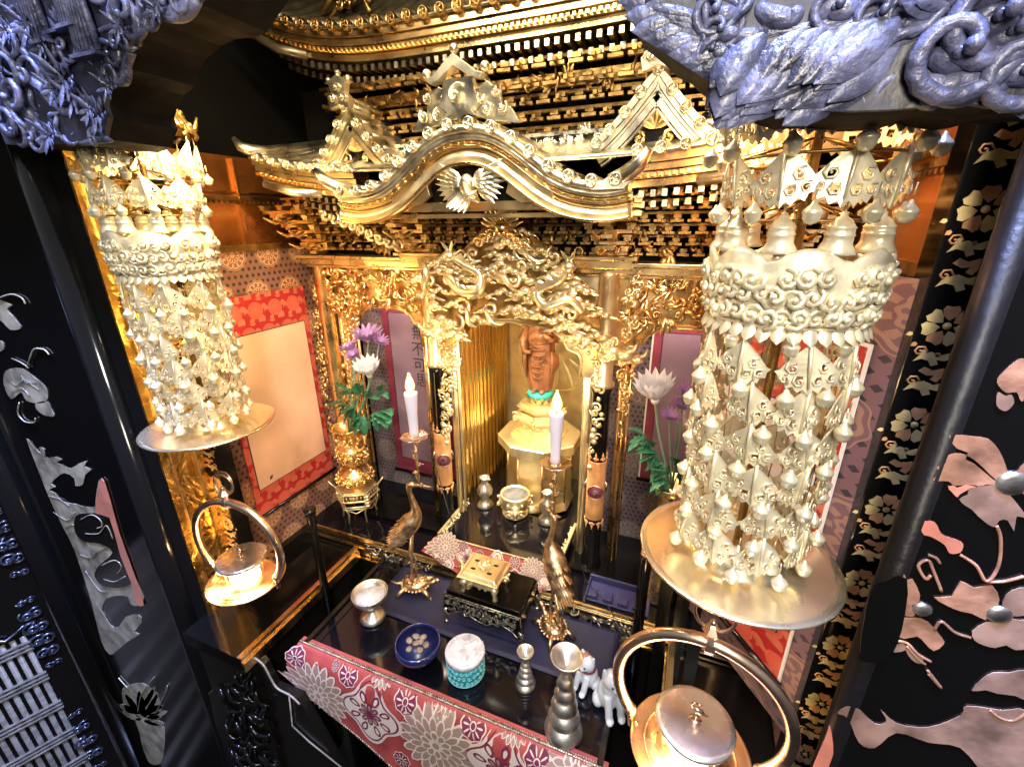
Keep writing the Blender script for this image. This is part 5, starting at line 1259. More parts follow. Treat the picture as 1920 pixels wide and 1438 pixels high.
# ------------------------------------------------------------------ ring lanterns
def lantern(X, Yc, zl, label, rz, glow, seed):
    K = 1.22
    """zl: lid height"""
    t = thing('ring_lantern', (X, Yc, zl-.06), label, 'lantern', 'lit ring lanterns hanging below the ornaments')
    R = Matrix.Rotation(rz, 3, 'Z'); O = V(X, Yc, zl)
    def q(x, y, z): return O+(R @ V(x, y, z))
    zd = -.062; pts = []
    for i in range(49):
        a = radians(-128+76+0)+0; ph = radians(-38+256*i/48); pts.append(q(.108*cos(ph), 0, .030+.112*sin(ph)))
    mb = MB(); mb.tube(pts, [.0082]*49, 16); mb.ell(pts[0], .0095, 10, 8); mb.ell(pts[-1], .0095, 10, 8); mb.build('ring', 'copper', t)
    ztp = .030+.112
    mb = MB(); mb.lathe([(.0085, ztp-.013), (.0115, ztp-.006), (.0085, ztp+.004), (.006, ztp+.010), (.012, ztp+.019), (.006, ztp+.028), (.0035, ztp+.030)], O, 6, sm=False); mb.ell(O+Z3*(ztp+.033), .0048, 9, 6); mb.build('knob', 'copper', t)
    mb = MB(); cc = O+Z3*(ztp+.040); mb.tube([cc+(R @ V(cos(a)*.023, .004, sin(a)*.023)) for a in [2*pi*i/30 for i in range(30)]], .0022, 8, closed=True); mb.tube([cc+(R @ V(cos(a)*.023, .004+.004*sin(a), .004+sin(a)*.024)) for a in [2*pi*i/30 for i in range(30)]], .0018, 7, closed=True); mb.build('hanging_loop', 'copper', t)
    mb = MB(); mb.lathe([(a*K, b) for a, b in [(.0001, zd-.004), (.04, zd-.006), (.064, zd-.001), (.0665, zd+.003), (.065, zd+.004), (.060, zd+.001), (.036, zd-.002), (.034, zd+.001), (.0001, zd+.001)]], O, 56)
    for g in (-1, 1): mb.tube([q(g*.072, 0, zd+.001), q(g*.082, 0, zd-.006), pts[0 if g > 0 else -1]], [.004, .005, .005], 8)
    mb.build('plate', 'dish', t)
    mb = MB(); mb.tube([O+V(cos(a)*.061, sin(a)*.061, zd+.001) for a in [2*pi*i/40 for i in range(40)]], .0008, 5, closed=True); mb.build('plate_rim_line', 'copper', t)
    mb = MB(); mb.lathe([(a*K, b) for a, b in [(.020, zd+.002), (.024, zd+.008), (.025, zd+.022), (.024, zd+.036), (.021, zd+.048)]], O, 32); mb.build('lamp_glass', 'bulb', t)
    mb = MB()
    for k in range(6): a = k*pi/3+.3; mb.tube([O+V(cos(a)*.037, sin(a)*.037, zd), O+V(cos(a)*.039, sin(a)*.039, zd+.025), O+V(cos(a)*.037, sin(a)*.037, -.008)], .0011, 6)
    mb.build('cage_wires', 'copper', t)
    mb = MB(); mb.lathe([(a*K, b) for a, b in [(.020, -.013), (.036, -.012), (.0415, -.008), (.0425, -.004), (.041, -.0015), (.036, -.001), (.030, .0002), (.0001, .001)]], O, 56); lid = mb.build('lid', 'lidm', t)
    mb = MB(); b = q(0, -.002, .003); mb.ell(b+Z3*.001, (.009, .007, .0018), 12, 5); mb.tube([b, b+V(.001, 0, .008), b+V(-.001, 0, .014)], [.0025, .0022, .0020], 7)
    mb.ell(b+V(.003, 0, .018), (.0085, .004, .0045), 10, 6, rot=Matrix.Rotation(.5, 3, 'Y')); mb.tube([b+V(-.003, 0, .020), b+V(-.008, 0, .025), b+V(-.005, 0, .031), b+V(-.001, 0, .030)], [.0028, .0018, .0015, .0012], 7); mb.tube([b+V(-.001, 0, .030), b+V(.006, 0, .030)], [.0012, .0004], 6)
    mb.leafp(b+V(.006, 0, .016), V(1, 0, -.3), Z3, .010, .006); mb.build('crane_finial', 'copper', lid)
    point('lantern_light', O+V(-.045, -.045, -.035), glow, (1, .55, .22), .012)
    return t
lantern(-.858, .515, -.692, 'lit copper ring lantern with crane lid hanging under the left ornament', .14, .5, 1)
lantern(.0735, .475, -.640, 'large lit copper ring lantern with crane lid hanging under the right ornament', -.12, .6, 2)

# ------------------------------------------------------------------ patterned inner pillars
def makie(mb, X, Yp, z0, z1, g, w=.045, pitch=.113, off_=0.):
    """flower-and-leaf lacquer picture repeated up the front face (in the X-Z plane at Yp)"""
    O = V(X, Yp, 0); U = X3*g; N = -Y3; z = z0+off_
    def leafc(pts, mi=0):                                 # flat curved leaf as a plate
        mb.plate(V(X, Yp, z), X3*1, Z3, [(a*g*w, b*w) for a, b in pts] if g > 0 else [(a*g*w, b*w) for a, b in pts][::-1], .0006, mi=mi)
    while z < z1:
        for k in range(7):
            a = pi/2+k*2*pi/7; pts = []
            for t, s in ((.16, 0), (.30, .13), (.48, .19), (.60, .13), (.57, 0), (.60, -.13), (.48, -.19), (.30, -.13)): pts.append((cos(a)*t*.78-sin(a)*s*.85, sin(a)*t*.78+cos(a)*s*.85))
            leafc(pts, 0 if k % 3 else 1)
        mb.lathe([(w*.085, 0), (w*.06, .0012), (.0001, .0014)], V(X, Yp, z), 12, 0, N)
        for k in range(7):
            a = pi+radians(18+24*k); c = (cos(a)*.62, sin(a)*.62-.02); dx, dz = cos(a), sin(a)
            leafc([(c[0]-dz*.03, c[1]+dx*.03), (c[0]+dx*.06-dz*.055, c[1]+dz*.06+dx*.055), (c[0]+dx*.13, c[1]+dz*.13), (c[0]+dx*.06+dz*.055, c[1]+dz*.06-dx*.055), (c[0]+dz*.03, c[1]-dx*.03)], k % 2)
        for (cx_, cz_, s, fl) in ((-.02, .98, 1, 1), (.12, 1.34, .95, -1), (-.05, 1.72, .9, 1)):
            L1 = [(-.42, -.10), (-.30, .10), (-.08, .18), (.12, .10), (.30, .18), (.40, .06), (.22, -.04), (.06, -.02), (.12, -.14), (-.02, -.20), (-.10, -.06), (-.26, -.02)]
            leafc([(cx_+a*s*fl, cz_+b*s) for a, b in (L1 if fl > 0 else L1[::-1])], 0 if fl > 0 else 1)
            mb.curl(V(X, Yp, z)+V((cx_-.30*fl)*w*g, 0, (cz_+.16)*w), X3*g*fl, Z3, N, w*.30, 0, 1, 1, w=.13, lift=.02, seg=8, n=4)
        z += pitch
def inner_pillar(x0, x1, y0, y1, zb, zt, label, g, fx, sh=0.):
    t = thing('lacquered_pillar', ((x0+x1)/2, (y0+y1)/2, zb), label, 'pillar', 'slim black pillars with gold flower pictures')
    mb = MB(); mb.bb((x0, y0, zb), (x1, y1, zt)); mb.build('shaft', 'lac', t, bevel=.002)
    mb = MB(); makie(mb, fx, y0-.0004, zb+.02, zt-.02, g, off_=sh); mb.build('gold_picture', ['maki', 'makir'], t); return t
inner_pillar(-1.018, -.978, .590, .63, -2.8, .45, 'slim black pillar with gold flower pattern behind the left ornament', -1, -1.001, .05)
inner_pillar(.225, .292, .590, .63, -2.8, .45, 'slim black pillar with gold flower pattern beside the right ornament', 1, .2505, .075)

# ------------------------------------------------------------------ outer posts with shell inlay
def traced(mb, pts, Yp, th=.0010, mi=0, k=3):
    th = min(th, .0012)
    P_ = [ay(a, b, Yp) for a, b in pts]; c = [(p.x, p.y) for p in catmull([(p.x, p.z, 0) for p in P_], k, True)] if k > 1 else [(p.x, p.z) for p in P_]
    ar = sum(c[i][0]*c[(i+1) % len(c)][1]-c[(i+1) % len(c)][0]*c[i][1] for i in range(len(c)))
    if ar < 0: c = c[::-1]
    mb.plate((0, Yp, 0), X3, Z3, c, th, mi=mi)
def vein(mb, pts, Yp, r=.0008, rad=None):
    P_ = catmull([ay(a, b, Yp-.0012) for a, b in pts], 5); mb.tube(P_, rad or r, 6, flat=1)
def petals(mb, cx_, cy_, lst, Yp, mi=0):
    """serrated petals radiating from a centre given in photograph pixels, on the post face"""
    for (ang, L_, w_) in lst:
        a = radians(ang); pts = []
        for t, s in ((.10, .40), (.30, .95), (.48, 1.25), (.56, 1.12), (.68, 1.22), (.76, .95), (.88, .80), (1.0, .05), (.90, -.62), (.80, -.70), (.70, -1.15), (.58, -1.08), (.45, -1.22), (.28, -.9), (.10, -.40)):
            pts.append((cx_+cos(a)*t*L_-sin(a)*s*w_*.5, cy_-sin(a)*t*L_-cos(a)*s*w_*.5))
        traced(mb, pts, Yp, mi=mi, k=2)
YR = .50; XRp = .246
RP = thing('outer_post', (.6, .52, -1.45), 'broad black lacquered post with pink shell flowers filling the right edge', 'post', 'broad black posts framing the altar')
mb = MB(); mb.bb((XRp+.0, YR, -2.8), (1.25, YR+.06, .55)); rp = mb.build('panel', 'lac', RP, bevel=.003)
mb = MB(); mb.tube([(XRp-.004, YR+.012, -2.8), (XRp-.004, YR+.012, .55)], .014, 16); mb.build('edge_bead', 'edgew', RP)
mb = Multi(); Yi = YR-.0005
z6 = lambda P_: [(1160+a*.3958, 440+b*.3958) for a, b in P_]
z3 = lambda P_: [(1100+a*.427, 900+b*.427) for a, b in P_]
traced(mb, z6([(1565,950),(1600,946),(1680,955),(1750,965),(1800,1020),(1830,1090),(1838,1140),(1800,1172),(1740,1130),(1680,1080),(1640,1060),(1652,1030),(1600,1010),(1572,975)]), Yi, .002, 0, 2)
traced(mb, z6([(1560,1040),(1620,1035),(1680,1062),(1755,1132),(1800,1178),(1740,1180),(1690,1190),(1640,1180),(1600,1195),(1560,1165),(1510,1165),(1485,1158),(1520,1120),(1502,1100),(1545,1080)]), Yi, .0026, 0, 2)
traced(mb, z6([(1560,1192),(1640,1182),(1700,1186),(1650,1205),(1612,1228),(1600,1240),(1575,1215)]), Yi, .002, 3, 2)
traced(mb, z6([(1660,1198),(1740,1188),(1805,1182),(1850,1230),(1900,1290),(1930,1340),(1882,1330),(1870,1400),(1840,1350),(1800,1350),(1780,1380),(1750,1370),(1700,1330),(1672,1300),(1640,1280),(1612,1252),(1650,1230)]), Yi, .0022, 1, 2)
traced(mb, z6([(1860,1170),(1900,1100),(1960,1060),(2040,1080),(2080,1180),(2020,1260),(1940,1240),(1880,1200)]), Yi, .002, 0, 2)
traced(mb, z3([(1525,512),(1600,508),(1640,442),(1700,470),(1780,460),(1810,520),(1790,560),(1760,572),(1750,610),(1690,582),(1640,572),(1580,547)]), Yi, .0024, 0, 2)
traced(mb, z3([(1690,662),(1750,622),(1800,622),(1850,604),(1900,612),(1960,622),(1965,720),(1880,742),(1840,720),(1790,732),(1740,720),(1702,700)]), Yi, .002, 1, 2)
traced(mb, z3([(1820,560),(1840,500),(1900,470),(1980,480),(2000,560),(1920,590),(1860,590)]), Yi, .0018, 1, 2)
traced(mb, z3([(1330,480),(1388,402),(1402,440),(1430,432),(1462,500),(1450,538),(1424,545),(1440,590),(1400,592),(1352,560),(1357,505)]), Yi, .0024, 0, 2)
traced(mb, z3([(1355,612),(1440,602),(1500,622),(1560,690),(1566,716),(1522,746),(1482,710),(1450,682),(1392,692),(1362,672)]), Yi, .002, 0, 2)
traced(mb, z3([(1305,702),(1350,722),(1388,712),(1402,740),(1352,752),(1322,737)]), Yi, .002, 1, 2)
traced(mb, z3([(1400,735),(1430,745),(1470,770),(1475,800),(1440,795),(1410,765)]), Yi, .002, 1, 2)
traced(mb, z3([(1690,920),(1732,872),(1782,842),(1850,842),(1930,832),(1960,900),(1930,960),(1880,942),(1800,932),(1750,917)]), Yi, .002, 1, 2)
traced(mb, [(1878, 700), (1868, 716), (1884, 735), (1905, 735), (1912, 750), (1920, 745), (1935, 690), (1918, 672), (1900, 680)], Yi, mi=0)
traced(mb, [(1870, 735), (1868, 760), (1885, 770), (1900, 755), (1896, 740), (1885, 742)], Yi, mi=2)
traced(mb, [(1725, 978), (1752, 978), (1765, 1000), (1790, 1010), (1805, 1018), (1800, 1034), (1780, 1036), (1770, 1020), (1745, 1005), (1730, 1000)], Yi, mi=3)
traced(mb, [(1800, 1340), (1812, 1322), (1880, 1330), (1920, 1330), (1950, 1380), (1920, 1450), (1850, 1450), (1800, 1400), (1740, 1390), (1680, 1372), (1640, 1400), (1610, 1390), (1590, 1345), (1570, 1335), (1600, 1322), (1640, 1355), (1662, 1350), (1652, 1330), (1682, 1355), (1740, 1362)], Yi, mi=1)
traced(mb, [(1548, 1380), (1556, 1360), (1562, 1410), (1548, 1450), (1520, 1450)], Yi, mi=3)
for pts in ([(1800, 1040), (1830, 1060), (1850, 1090), (1872, 1060), (1876, 1010), (1868, 985)], [(1765, 1108), (1750, 1070), (1740, 1050), (1722, 1060), (1735, 1085), (1745, 1078)], [(1740, 1040), (1755, 1046), (1762, 1056)], [(1820, 1195), (1790, 1185), (1765, 1165), (1752, 1180)], [(1745, 1240), (1720, 1225), (1700, 1205), (1676, 1200)], [(1855, 1330), (1875, 1345), (1900, 1350), (1925, 1335)], [(1738, 1255), (1765, 1290), (1740, 1262)], [(1850, 1090), (1880, 1090), (1920, 1080)], [(1700, 1210), (1720, 1235), (1735, 1245)]):
    vein(mb, pts, YR, .0016)
mb.build('shell_inlay', ['shellp', 'shellm', 'shellm', 'shellr'], rp)
for a, b, r in ((1896, 905, .013), (1728, 1140, .009), (1872, 1150, .011)): mb = MB(); mb.lathe([(r, 0), (r*.9, .0025), (r*.5, .004), (.0001, .0045)], ay(a, b, YR), 20, 0, -Y3); mb.build('dome_rivet', 'steel', rp)
mb = MB(); traced(mb, [(1640, 1240), (1612, 1225), (1630, 1110), (1652, 1090), (1700, 1085), (1690, 1180), (1665, 1235)], YR-.004, .004, k=3); mb.build('edge_fitting', 'lac', rp)
# left post
YL = .485; XLp = -1.068
LP = thing('outer_post', (-1.3, .5, -1.45), 'broad black lacquered post with grey shell flowers at the left edge', 'post', 'broad black posts framing the altar')
mb = MB(); mb.bb((-1.62, YL, -2.8), (XLp-.03, YL+.05, .55)); lp = mb.build('panel', 'lac', LP, bevel=.003)
mb = MB(); mb.tube([(XLp-.030, YL+.012, -2.8), (XLp-.030, YL+.012, .55)], .030, 24); mb.tube([(-1.70, YL-.01, -2.8), (-1.70, YL-.01, .55)], .035, 24); mb.build('edge_bead', 'lac', LP)
mb = Multi(); Yi = YL-.0005
traced(mb, [(8, 720), (12, 695), (40, 690), (62, 705), (80, 720), (90, 735), (88, 752), (70, 756), (50, 750), (40, 735), (22, 748)], Yi, mi=0)
traced(mb, [(68, 756), (88, 752), (96, 765), (102, 780), (84, 778), (70, 768)], Yi, mi=0)
traced(mb, [(-10, 565), (22, 572), (14, 580), (30, 600), (40, 615), (20, 618), (0, 600), (-20, 615)], Yi, mi=0)
traced(mb, [(-10, 640), (4, 640), (8, 655), (-10, 660)], Yi, mi=0)
traced(mb, [(50, 822), (66, 840), (78, 850), (74, 838), (84, 842), (86, 858), (104, 856), (116, 862), (104, 866), (118, 872), (132, 878), (150, 868), (164, 864), (158, 874), (172, 880), (160, 890), (156, 908), (142, 910), (140, 896), (122, 886), (108, 894), (96, 906), (104, 912), (92, 918), (104, 925), (118, 940), (140, 944), (160, 950), (178, 950), (180, 938), (186, 900), (196, 905), (208, 950), (225, 1010), (244, 1060), (270, 1120), (262, 1135), (246, 1132), (240, 1118), (220, 1116), (200, 1122), (192, 1140), (196, 1150), (206, 1170), (222, 1176), (236, 1156), (260, 1152), (266, 1166), (252, 1184), (262, 1188), (240, 1202), (218, 1220), (206, 1226), (190, 1200), (170, 1120), (140, 1030), (120, 990), (96, 940), (76, 890)], Yi, mi=0, k=2)
mb2 = Multi(); traced(mb2, [(142, 968), (165, 962), (205, 968), (230, 1030), (248, 1086), (230, 1100), (196, 1098), (178, 1080), (186, 1060), (212, 1035), (186, 1018), (160, 1015), (142, 998)], YL-.0022, .0012, k=3); mb2.build('inlay_ground', 'lacdull', lp)
traced(mb, [(186, 905), (196, 902), (212, 955), (226, 1005), (246, 1060), (262, 1105), (270, 1134), (256, 1130), (246, 1090), (226, 1040), (206, 970), (180, 962)], YL-.0025, mi=1, k=2)
traced(mb, [(230, 1290), (248, 1282), (266, 1280), (288, 1292), (300, 1312), (304, 1330), (290, 1340), (266, 1338), (240, 1335), (232, 1318)], Yi, mi=0)
traced(mb, [(256, 1345), (300, 1358), (310, 1372), (306, 1420), (296, 1432), (280, 1428), (268, 1400), (262, 1372)], Yi, mi=0)
for a, b in ((262, 1338), (268, 1350)): petals(mb, a, b, [(20, 48, 10), (60, 60, 8), (90, 44, 9), (125, 46, 9), (155, 42, 10), (-10, 40, 9)], Yi, 0)
for pts in ([(50, 690), (56, 672), (64, 655), (82, 655), (92, 665)], [(22, 672), (40, 680), (54, 690)], [(36, 755), (34, 775), (46, 790), (64, 792), (66, 784)], [(-5, 560), (20, 552), (40, 558), (48, 570)], [(150, 975), (170, 965), (186, 972), (192, 985), (182, 990)], [(160, 1000), (185, 1000), (200, 985), (212, 1010)], [(190, 1060), (215, 1050), (228, 1062), (220, 1075)], [(195, 1085), (215, 1090), (235, 1080)], [(258, 1335), (266, 1300), (290, 1268)], [(290, 1340), (310, 1300), (314, 1285)], [(240, 1290), (222, 1270)]):
    vein(mb, pts, YL-.002, .0016)
mb.build('shell_inlay', ['shellg', 'shellr'], lp)
mb = Multi()
for pts in ([(20, 715), (30, 722), (45, 712), (60, 722), (72, 730)], [(20, 735), (40, 728), (55, 742)], [(40, 705), (50, 718), (66, 716)], [(100, 960), (125, 975), (140, 960)], [(120, 990), (140, 985), (170, 1030), (165, 1050)], [(150, 1040), (170, 1045), (180, 1035), (200, 1025)], [(160, 1070), (185, 1105), (200, 1108)], [(90, 930), (110, 935), (130, 948)], [(180, 1130), (200, 1160), (215, 1185)]): vein(mb, pts, YL-.0014, .0007)
mb.build('inlay_veins', 'slat', lp)
# lattice blind of the folding door beyond, far lower left
DR = thing('lattice_door', (-1.6, .35, -1.45), 'grey reeded blind of the folding door at the lower left corner', 'door')
DD = ray(1850, 425); DD.z = 0; DD.normalize(); DN = DD.cross(Z3)       # the leaf swings open towards the viewer
DP = ay(52, 1186, .47); 
def dp(px, py, o=0.):                                    # picture point on the door's own plane
    r = ray(px, py); k = (DP-V(0, 0, 0)).dot(DN)/r.dot(DN); return r*k+DN*o
c0, c1 = dp(0, 1222), dp(52, 1186)
def ds(s_, z, o=0.): return V(DP.x, DP.y, z)-DD*s_+DN*o
mb = MB(); mb.plate(ds(0, 0, -.012), DD*-1, Z3, [(-.08, -2.8), (1.2, -2.8), (1.2, .4), (-.08, .4)], -.02); mb.build('backing', 'lacdull', DR)
mb = MB()
for k in range(26): mb.tube([ds(.014+.026*k, -2.8), ds(.014+.026*k, c1.z)], .0115, 10)
for q_ in range(9):
    for d in (0, .016, .032): zz = c1.z-.03-.155*q_-d; mb.tube([ds(0, zz, .012), ds(.7, zz, .012)], .0055, 8)
mb.build('reeds', 'slat', DR)
for (x0, y0_, x1, y1_, n) in ((48, 1125, 100, 1240, 6), (140, 1335, 186, 1432, 5), (-10, 960, 36, 1072, 5)):
    mb = MB()
    for k in range(n):
        t_ = k/(n-1); c = dp(x0+(x1-x0)*t_, y0_+(y1_-y0_)*t_, .006)
        for g in (-1, 1): mb.curl(c+DD*g*.012, DD*g, Z3, DN, .046*(.6+.6*sin(pi*t_)), k, g, w=.16, seg=14, turns=1.6)
        mb.ell(c, (.006, .006, .008), 7, 5)
    mb.build('metal_fitting', 'fit', DR)
mb = MB(); mb.tube([dp(a, b, .02) for a, b in ((-20, 1195), (10, 1196), (30, 1180), (46, 1165))], [.006, .005, .004, .003], 8); mb.build('handle', 'fit', DR)

# ------------------------------------------------------------------ carved transoms
def transom(front, Yf, Yb, name, label, seed, mode):
    P_ = [ay(a, b, Yf) for a, b in front]; pts = [(p.x, p.z) for p in P_]; c = V(sum(p[0] for p in pts)/len(pts), Yf, pts[0][1])
    t = thing(name, c, label, 'carving', 'carved wood transoms across the altar front')
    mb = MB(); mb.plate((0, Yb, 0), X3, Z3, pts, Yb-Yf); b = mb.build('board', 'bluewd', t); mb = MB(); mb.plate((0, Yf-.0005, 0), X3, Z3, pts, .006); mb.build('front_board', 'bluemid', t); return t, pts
RF = [(1150, -60), (1172, 0), (1190, 28), (1232, 62), (1262, 92), (1296, 108), (1310, 124), (1345, 150), (1362, 168), (1400, 178), (1440, 196), (1480, 208), (1530, 205), (1590, 212), (1660, 210), (1720, 205), (1760, 190), (1800, 198), (1850, 206), (1890, 200), (1925, 190), (2100, 180), (2100, -120), (1150, -120)]
YF, YB = .40, .475
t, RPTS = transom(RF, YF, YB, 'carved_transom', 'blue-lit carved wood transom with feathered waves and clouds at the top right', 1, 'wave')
mb = MB()
# feather-like wave ridges sweeping down left
def ridge(pts, r, y=YF-.004, mi=0): 
    P_ = catmull([ay(a, b, y) for a, b in pts], 5); n = len(P_); mb.tube(P_, [r*.75*(.35+.65*sin(pi*(.08+.84*i/(n-1)))) for i in range(n)], 7, mi)
for k in range(9):
    x = 1345+k*34; ridge([(x-18+k*3, 205-k*.5), (x-6, 160-k*2), (x+24, 120-k*2), (x+70, 98-k*2), (x+120+k*4, 84-k*4)], .0058)
for k in range(8):
    x = 1330+k*44; ridge([(x, 200), (x+6, 172), (x+30, 148), (x+48, 144)], .0045)
for k in range(7): ridge([(1200+k*12, 10+k*13), (1240+k*14, 22+k*13), (1290+k*13, 34+k*13), (1330+k*8, 60+k*10)], .0075)
for k in range(6): ridge([(1390+k*30, 88-k*5), (1440+k*34, 66-k*6), (1500+k*36, 60-k*7), (1560+k*36, 66-k*8)], .005)
for (a, b, s) in ((1852, 32, .055), (1780, 100, .055), (1880, 60, .04), (1560, 16, .03), (1335, 25, .03), (1345, 60, .026), (1330, 95, .022), (1640, 28, .03), (1700, 20, .03), (1905, 130, .045)):
    for j in (0, 1): mb.curl(ay(a, b, YF-.004), X3, Z3, -Y3, s*(1+.4*j), .5+j, -1, w=.11, lift=.22, seg=18, n=8)
    mb.ell(ay(a+22, b+4, YF-.008), (s*.30, s*.14, s*.18), 12, 8)
for pts, r in (([(1420, 10), (1440, 30), (1480, 38), (1500, 16)], .010), ([(1530, 40), (1560, 10), (1600, -10)], .010), ([(1700, 170), (1740, 160), (1790, 176), (1840, 168), (1900, 150)], .011), ([(1900, 90), (1860, 100), (1830, 120)], .009), ([(1660, 60), (1700, 44), (1760, 50)], .008), ([(1735, 205), (1760, 170), (1820, 150), (1880, 160)], .012), ([(1440, 60), (1400, 72), (1360, 62)], .009), ([(1900, 0), (1880, 14), (1840, 4)], .008), ([(1620, 60), (1660, 30), (1740, 5)], .007)): ridge(pts, r)
for row in range(5):                                     # overlapping wing feathers sweeping to the lower left
    for k in range(9):
        j1, j2, j3 = random.Random(row*31+k).uniform(-1, 1), random.Random(row*17+k*3).uniform(-1, 1), random.Random(row+k*7).uniform(.85, 1.2); c = ay(1402+k*36-row*5+5*j1, 72+row*23-k*4.5+5*j2, YF-.002-.0022*(4-row)); mb.leafp(c, V(-.55-.07*k+.22*j1, -.10, -.95+.05*row), -Y3, (.031+.0015*k)*j3, .022*j3, bend=.12, ridge=.30)
for row in range(3):
    for k in range(6): c = ay(1250+k*24+row*14, 4+k*15+row*18, YF-.002-.0015*row); mb.leafp(c, V(-1, -.06, .12-.1*row), -Y3, .034, .017, bend=.05, ridge=.35)
for k in range(26):                                      # pine-like spikes top centre right
    c = ay(1700+(k % 9)*14, 8+(k//9)*10, YF-.006); a = radians(20+k*23); mb.leafp(c, V(cos(a), -.3, abs(sin(a))), -Y3, .03, .008, ridge=.4)
relief(mb, (0, YF-.002, 0), X3, Z3, RPTS, .026, .017, 21, .001, 'wcl', lift=.2, w=.14)
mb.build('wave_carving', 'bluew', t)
LF = [(420, -60), (380, 10), (356, 22), (320, 26), (290, 42), (262, 70), (246, 100), (244, 130), (222, 150), (210, 178), (206, 200), (214, 222), (204, 262), (180, 272), (120, 270), (70, 274), (22, 272), (8, 240), (-80, 180), (-300, 160), (-300, -140), (420, -140)]
YF2, YB2 = .42, .50
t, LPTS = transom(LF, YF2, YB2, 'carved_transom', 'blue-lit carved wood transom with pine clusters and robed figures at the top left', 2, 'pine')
YF = YF2; mb = MB()
def pine(px, py, s, n=15):
    s *= .62
    c = ay(px, py, YF-.012)
    for k in range(n): a = k*2.4; mb.leafp(c+V(cos(a)*s*.25, -.004*(k % 3), sin(a)*s*.2), V(cos(a), -.35, sin(a)-.15), -Y3, s*(.6+.3*(k % 3)/2), s*.26, bend=.1, ridge=.35)
for a, b, s in ((60, 50, .045), (88, 88, .035), (128, 150, .055), (108, 168, .035), (145, 185, .04), (190, 215, .045), (176, 205, .035), (210, 165, .03), (300, 20, .03), (20, 60, .035), (100, 255, .04), (235, 55, .03), (-30, 120, .05)): pine(a, b, s)
for a, b, s, h in ((10, 50, .05, 1), (30, 90, .045, -1), (28, 130, .055, 1), (45, 190, .06, -1), (25, 225, .05, 1), (40, 245, .04, 1), (96, 90, .04, 1), (130, 92, .035, -1), (240, 40, .05, 1), (222, 110, .035, -1), (214, 140, .032, 1), (250, 30, .05, -1), (286, 18, .04, 1), (330, 10, .04, 1), (345, 5, .04, -1), (185, 262, .03, 1), (75, 262, .04, -1), (230, 85, .035, 1), (60, 140, .04, 1), (-20, 60, .06, 1), (-40, 190, .06, 1)):
    mb.curl(ay(a, b, YF-.006), X3, Z3, -Y3, s*1.1, a*.1, h, w=.12, lift=.25, seg=18, n=7)
for pts, r in (([(0, 48), (20, 58), (40, 52), (44, 80)], .008), ([(0, 88), (18, 84), (40, 92), (56, 110)], .009), ([(0, 150), (16, 170), (50, 150), (80, 165), (100, 185), (120, 210), (135, 208)], .010), ([(20, 190), (44, 200), (60, 220), (56, 250)], .010), ([(60, 260), (84, 240), (120, 262)], .008), ([(240, 20), (262, 28), (286, 30)], .011), ([(185, 60), (215, 52), (248, 60), (256, 44)], .006), ([(250, 100), (238, 120), (236, 150), (222, 158)], .008), ([(150, 270), (190, 262), (210, 264)], .006), ([(300, 30), (340, 24), (372, 2)], .012)): ridge(pts, r, YF-.006)
relief(mb, (0, YF-.002, 0), X3, Z3, LPTS, .026, .018, 33, .002, 'cwl', lift=.25, w=.14)
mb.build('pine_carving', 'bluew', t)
mb = MB()                                                # small robed attendants (relief)
for px, py, s in ((85, 20, 1.0), (176, 40, 1.05), (140, 0, .8)):
    b = ay(px, py+58*s, YF-.010); h = .10*s
    for k in range(7): x = -.018+.006*k; mb.tube([b+V(x*s, -.004-.004*cos(x*80), 0), b+V(x*.8*s, -.006, h*.5), b+V(x*.5*s, -.006, h)], [.0045*s, .004*s, .003*s], 6)
    mb.ell(b+V(0, -.006, h*1.12), (.010*s, .010*s, .013*s), 10, 7); mb.box(b+V(0, -.002, -.004), (.05*s, .022, .004))
    mb.tube([b+V(-.018*s, -.008, h*.8), b+V(-.006*s, -.018, h*.6), b+V(.010*s, -.016, h*.62)], .005*s, 7)
mb.box(ay(105, 62, YF-.012), (.055, .014, .004)); mb.build('robed_figure', 'bluew', t)

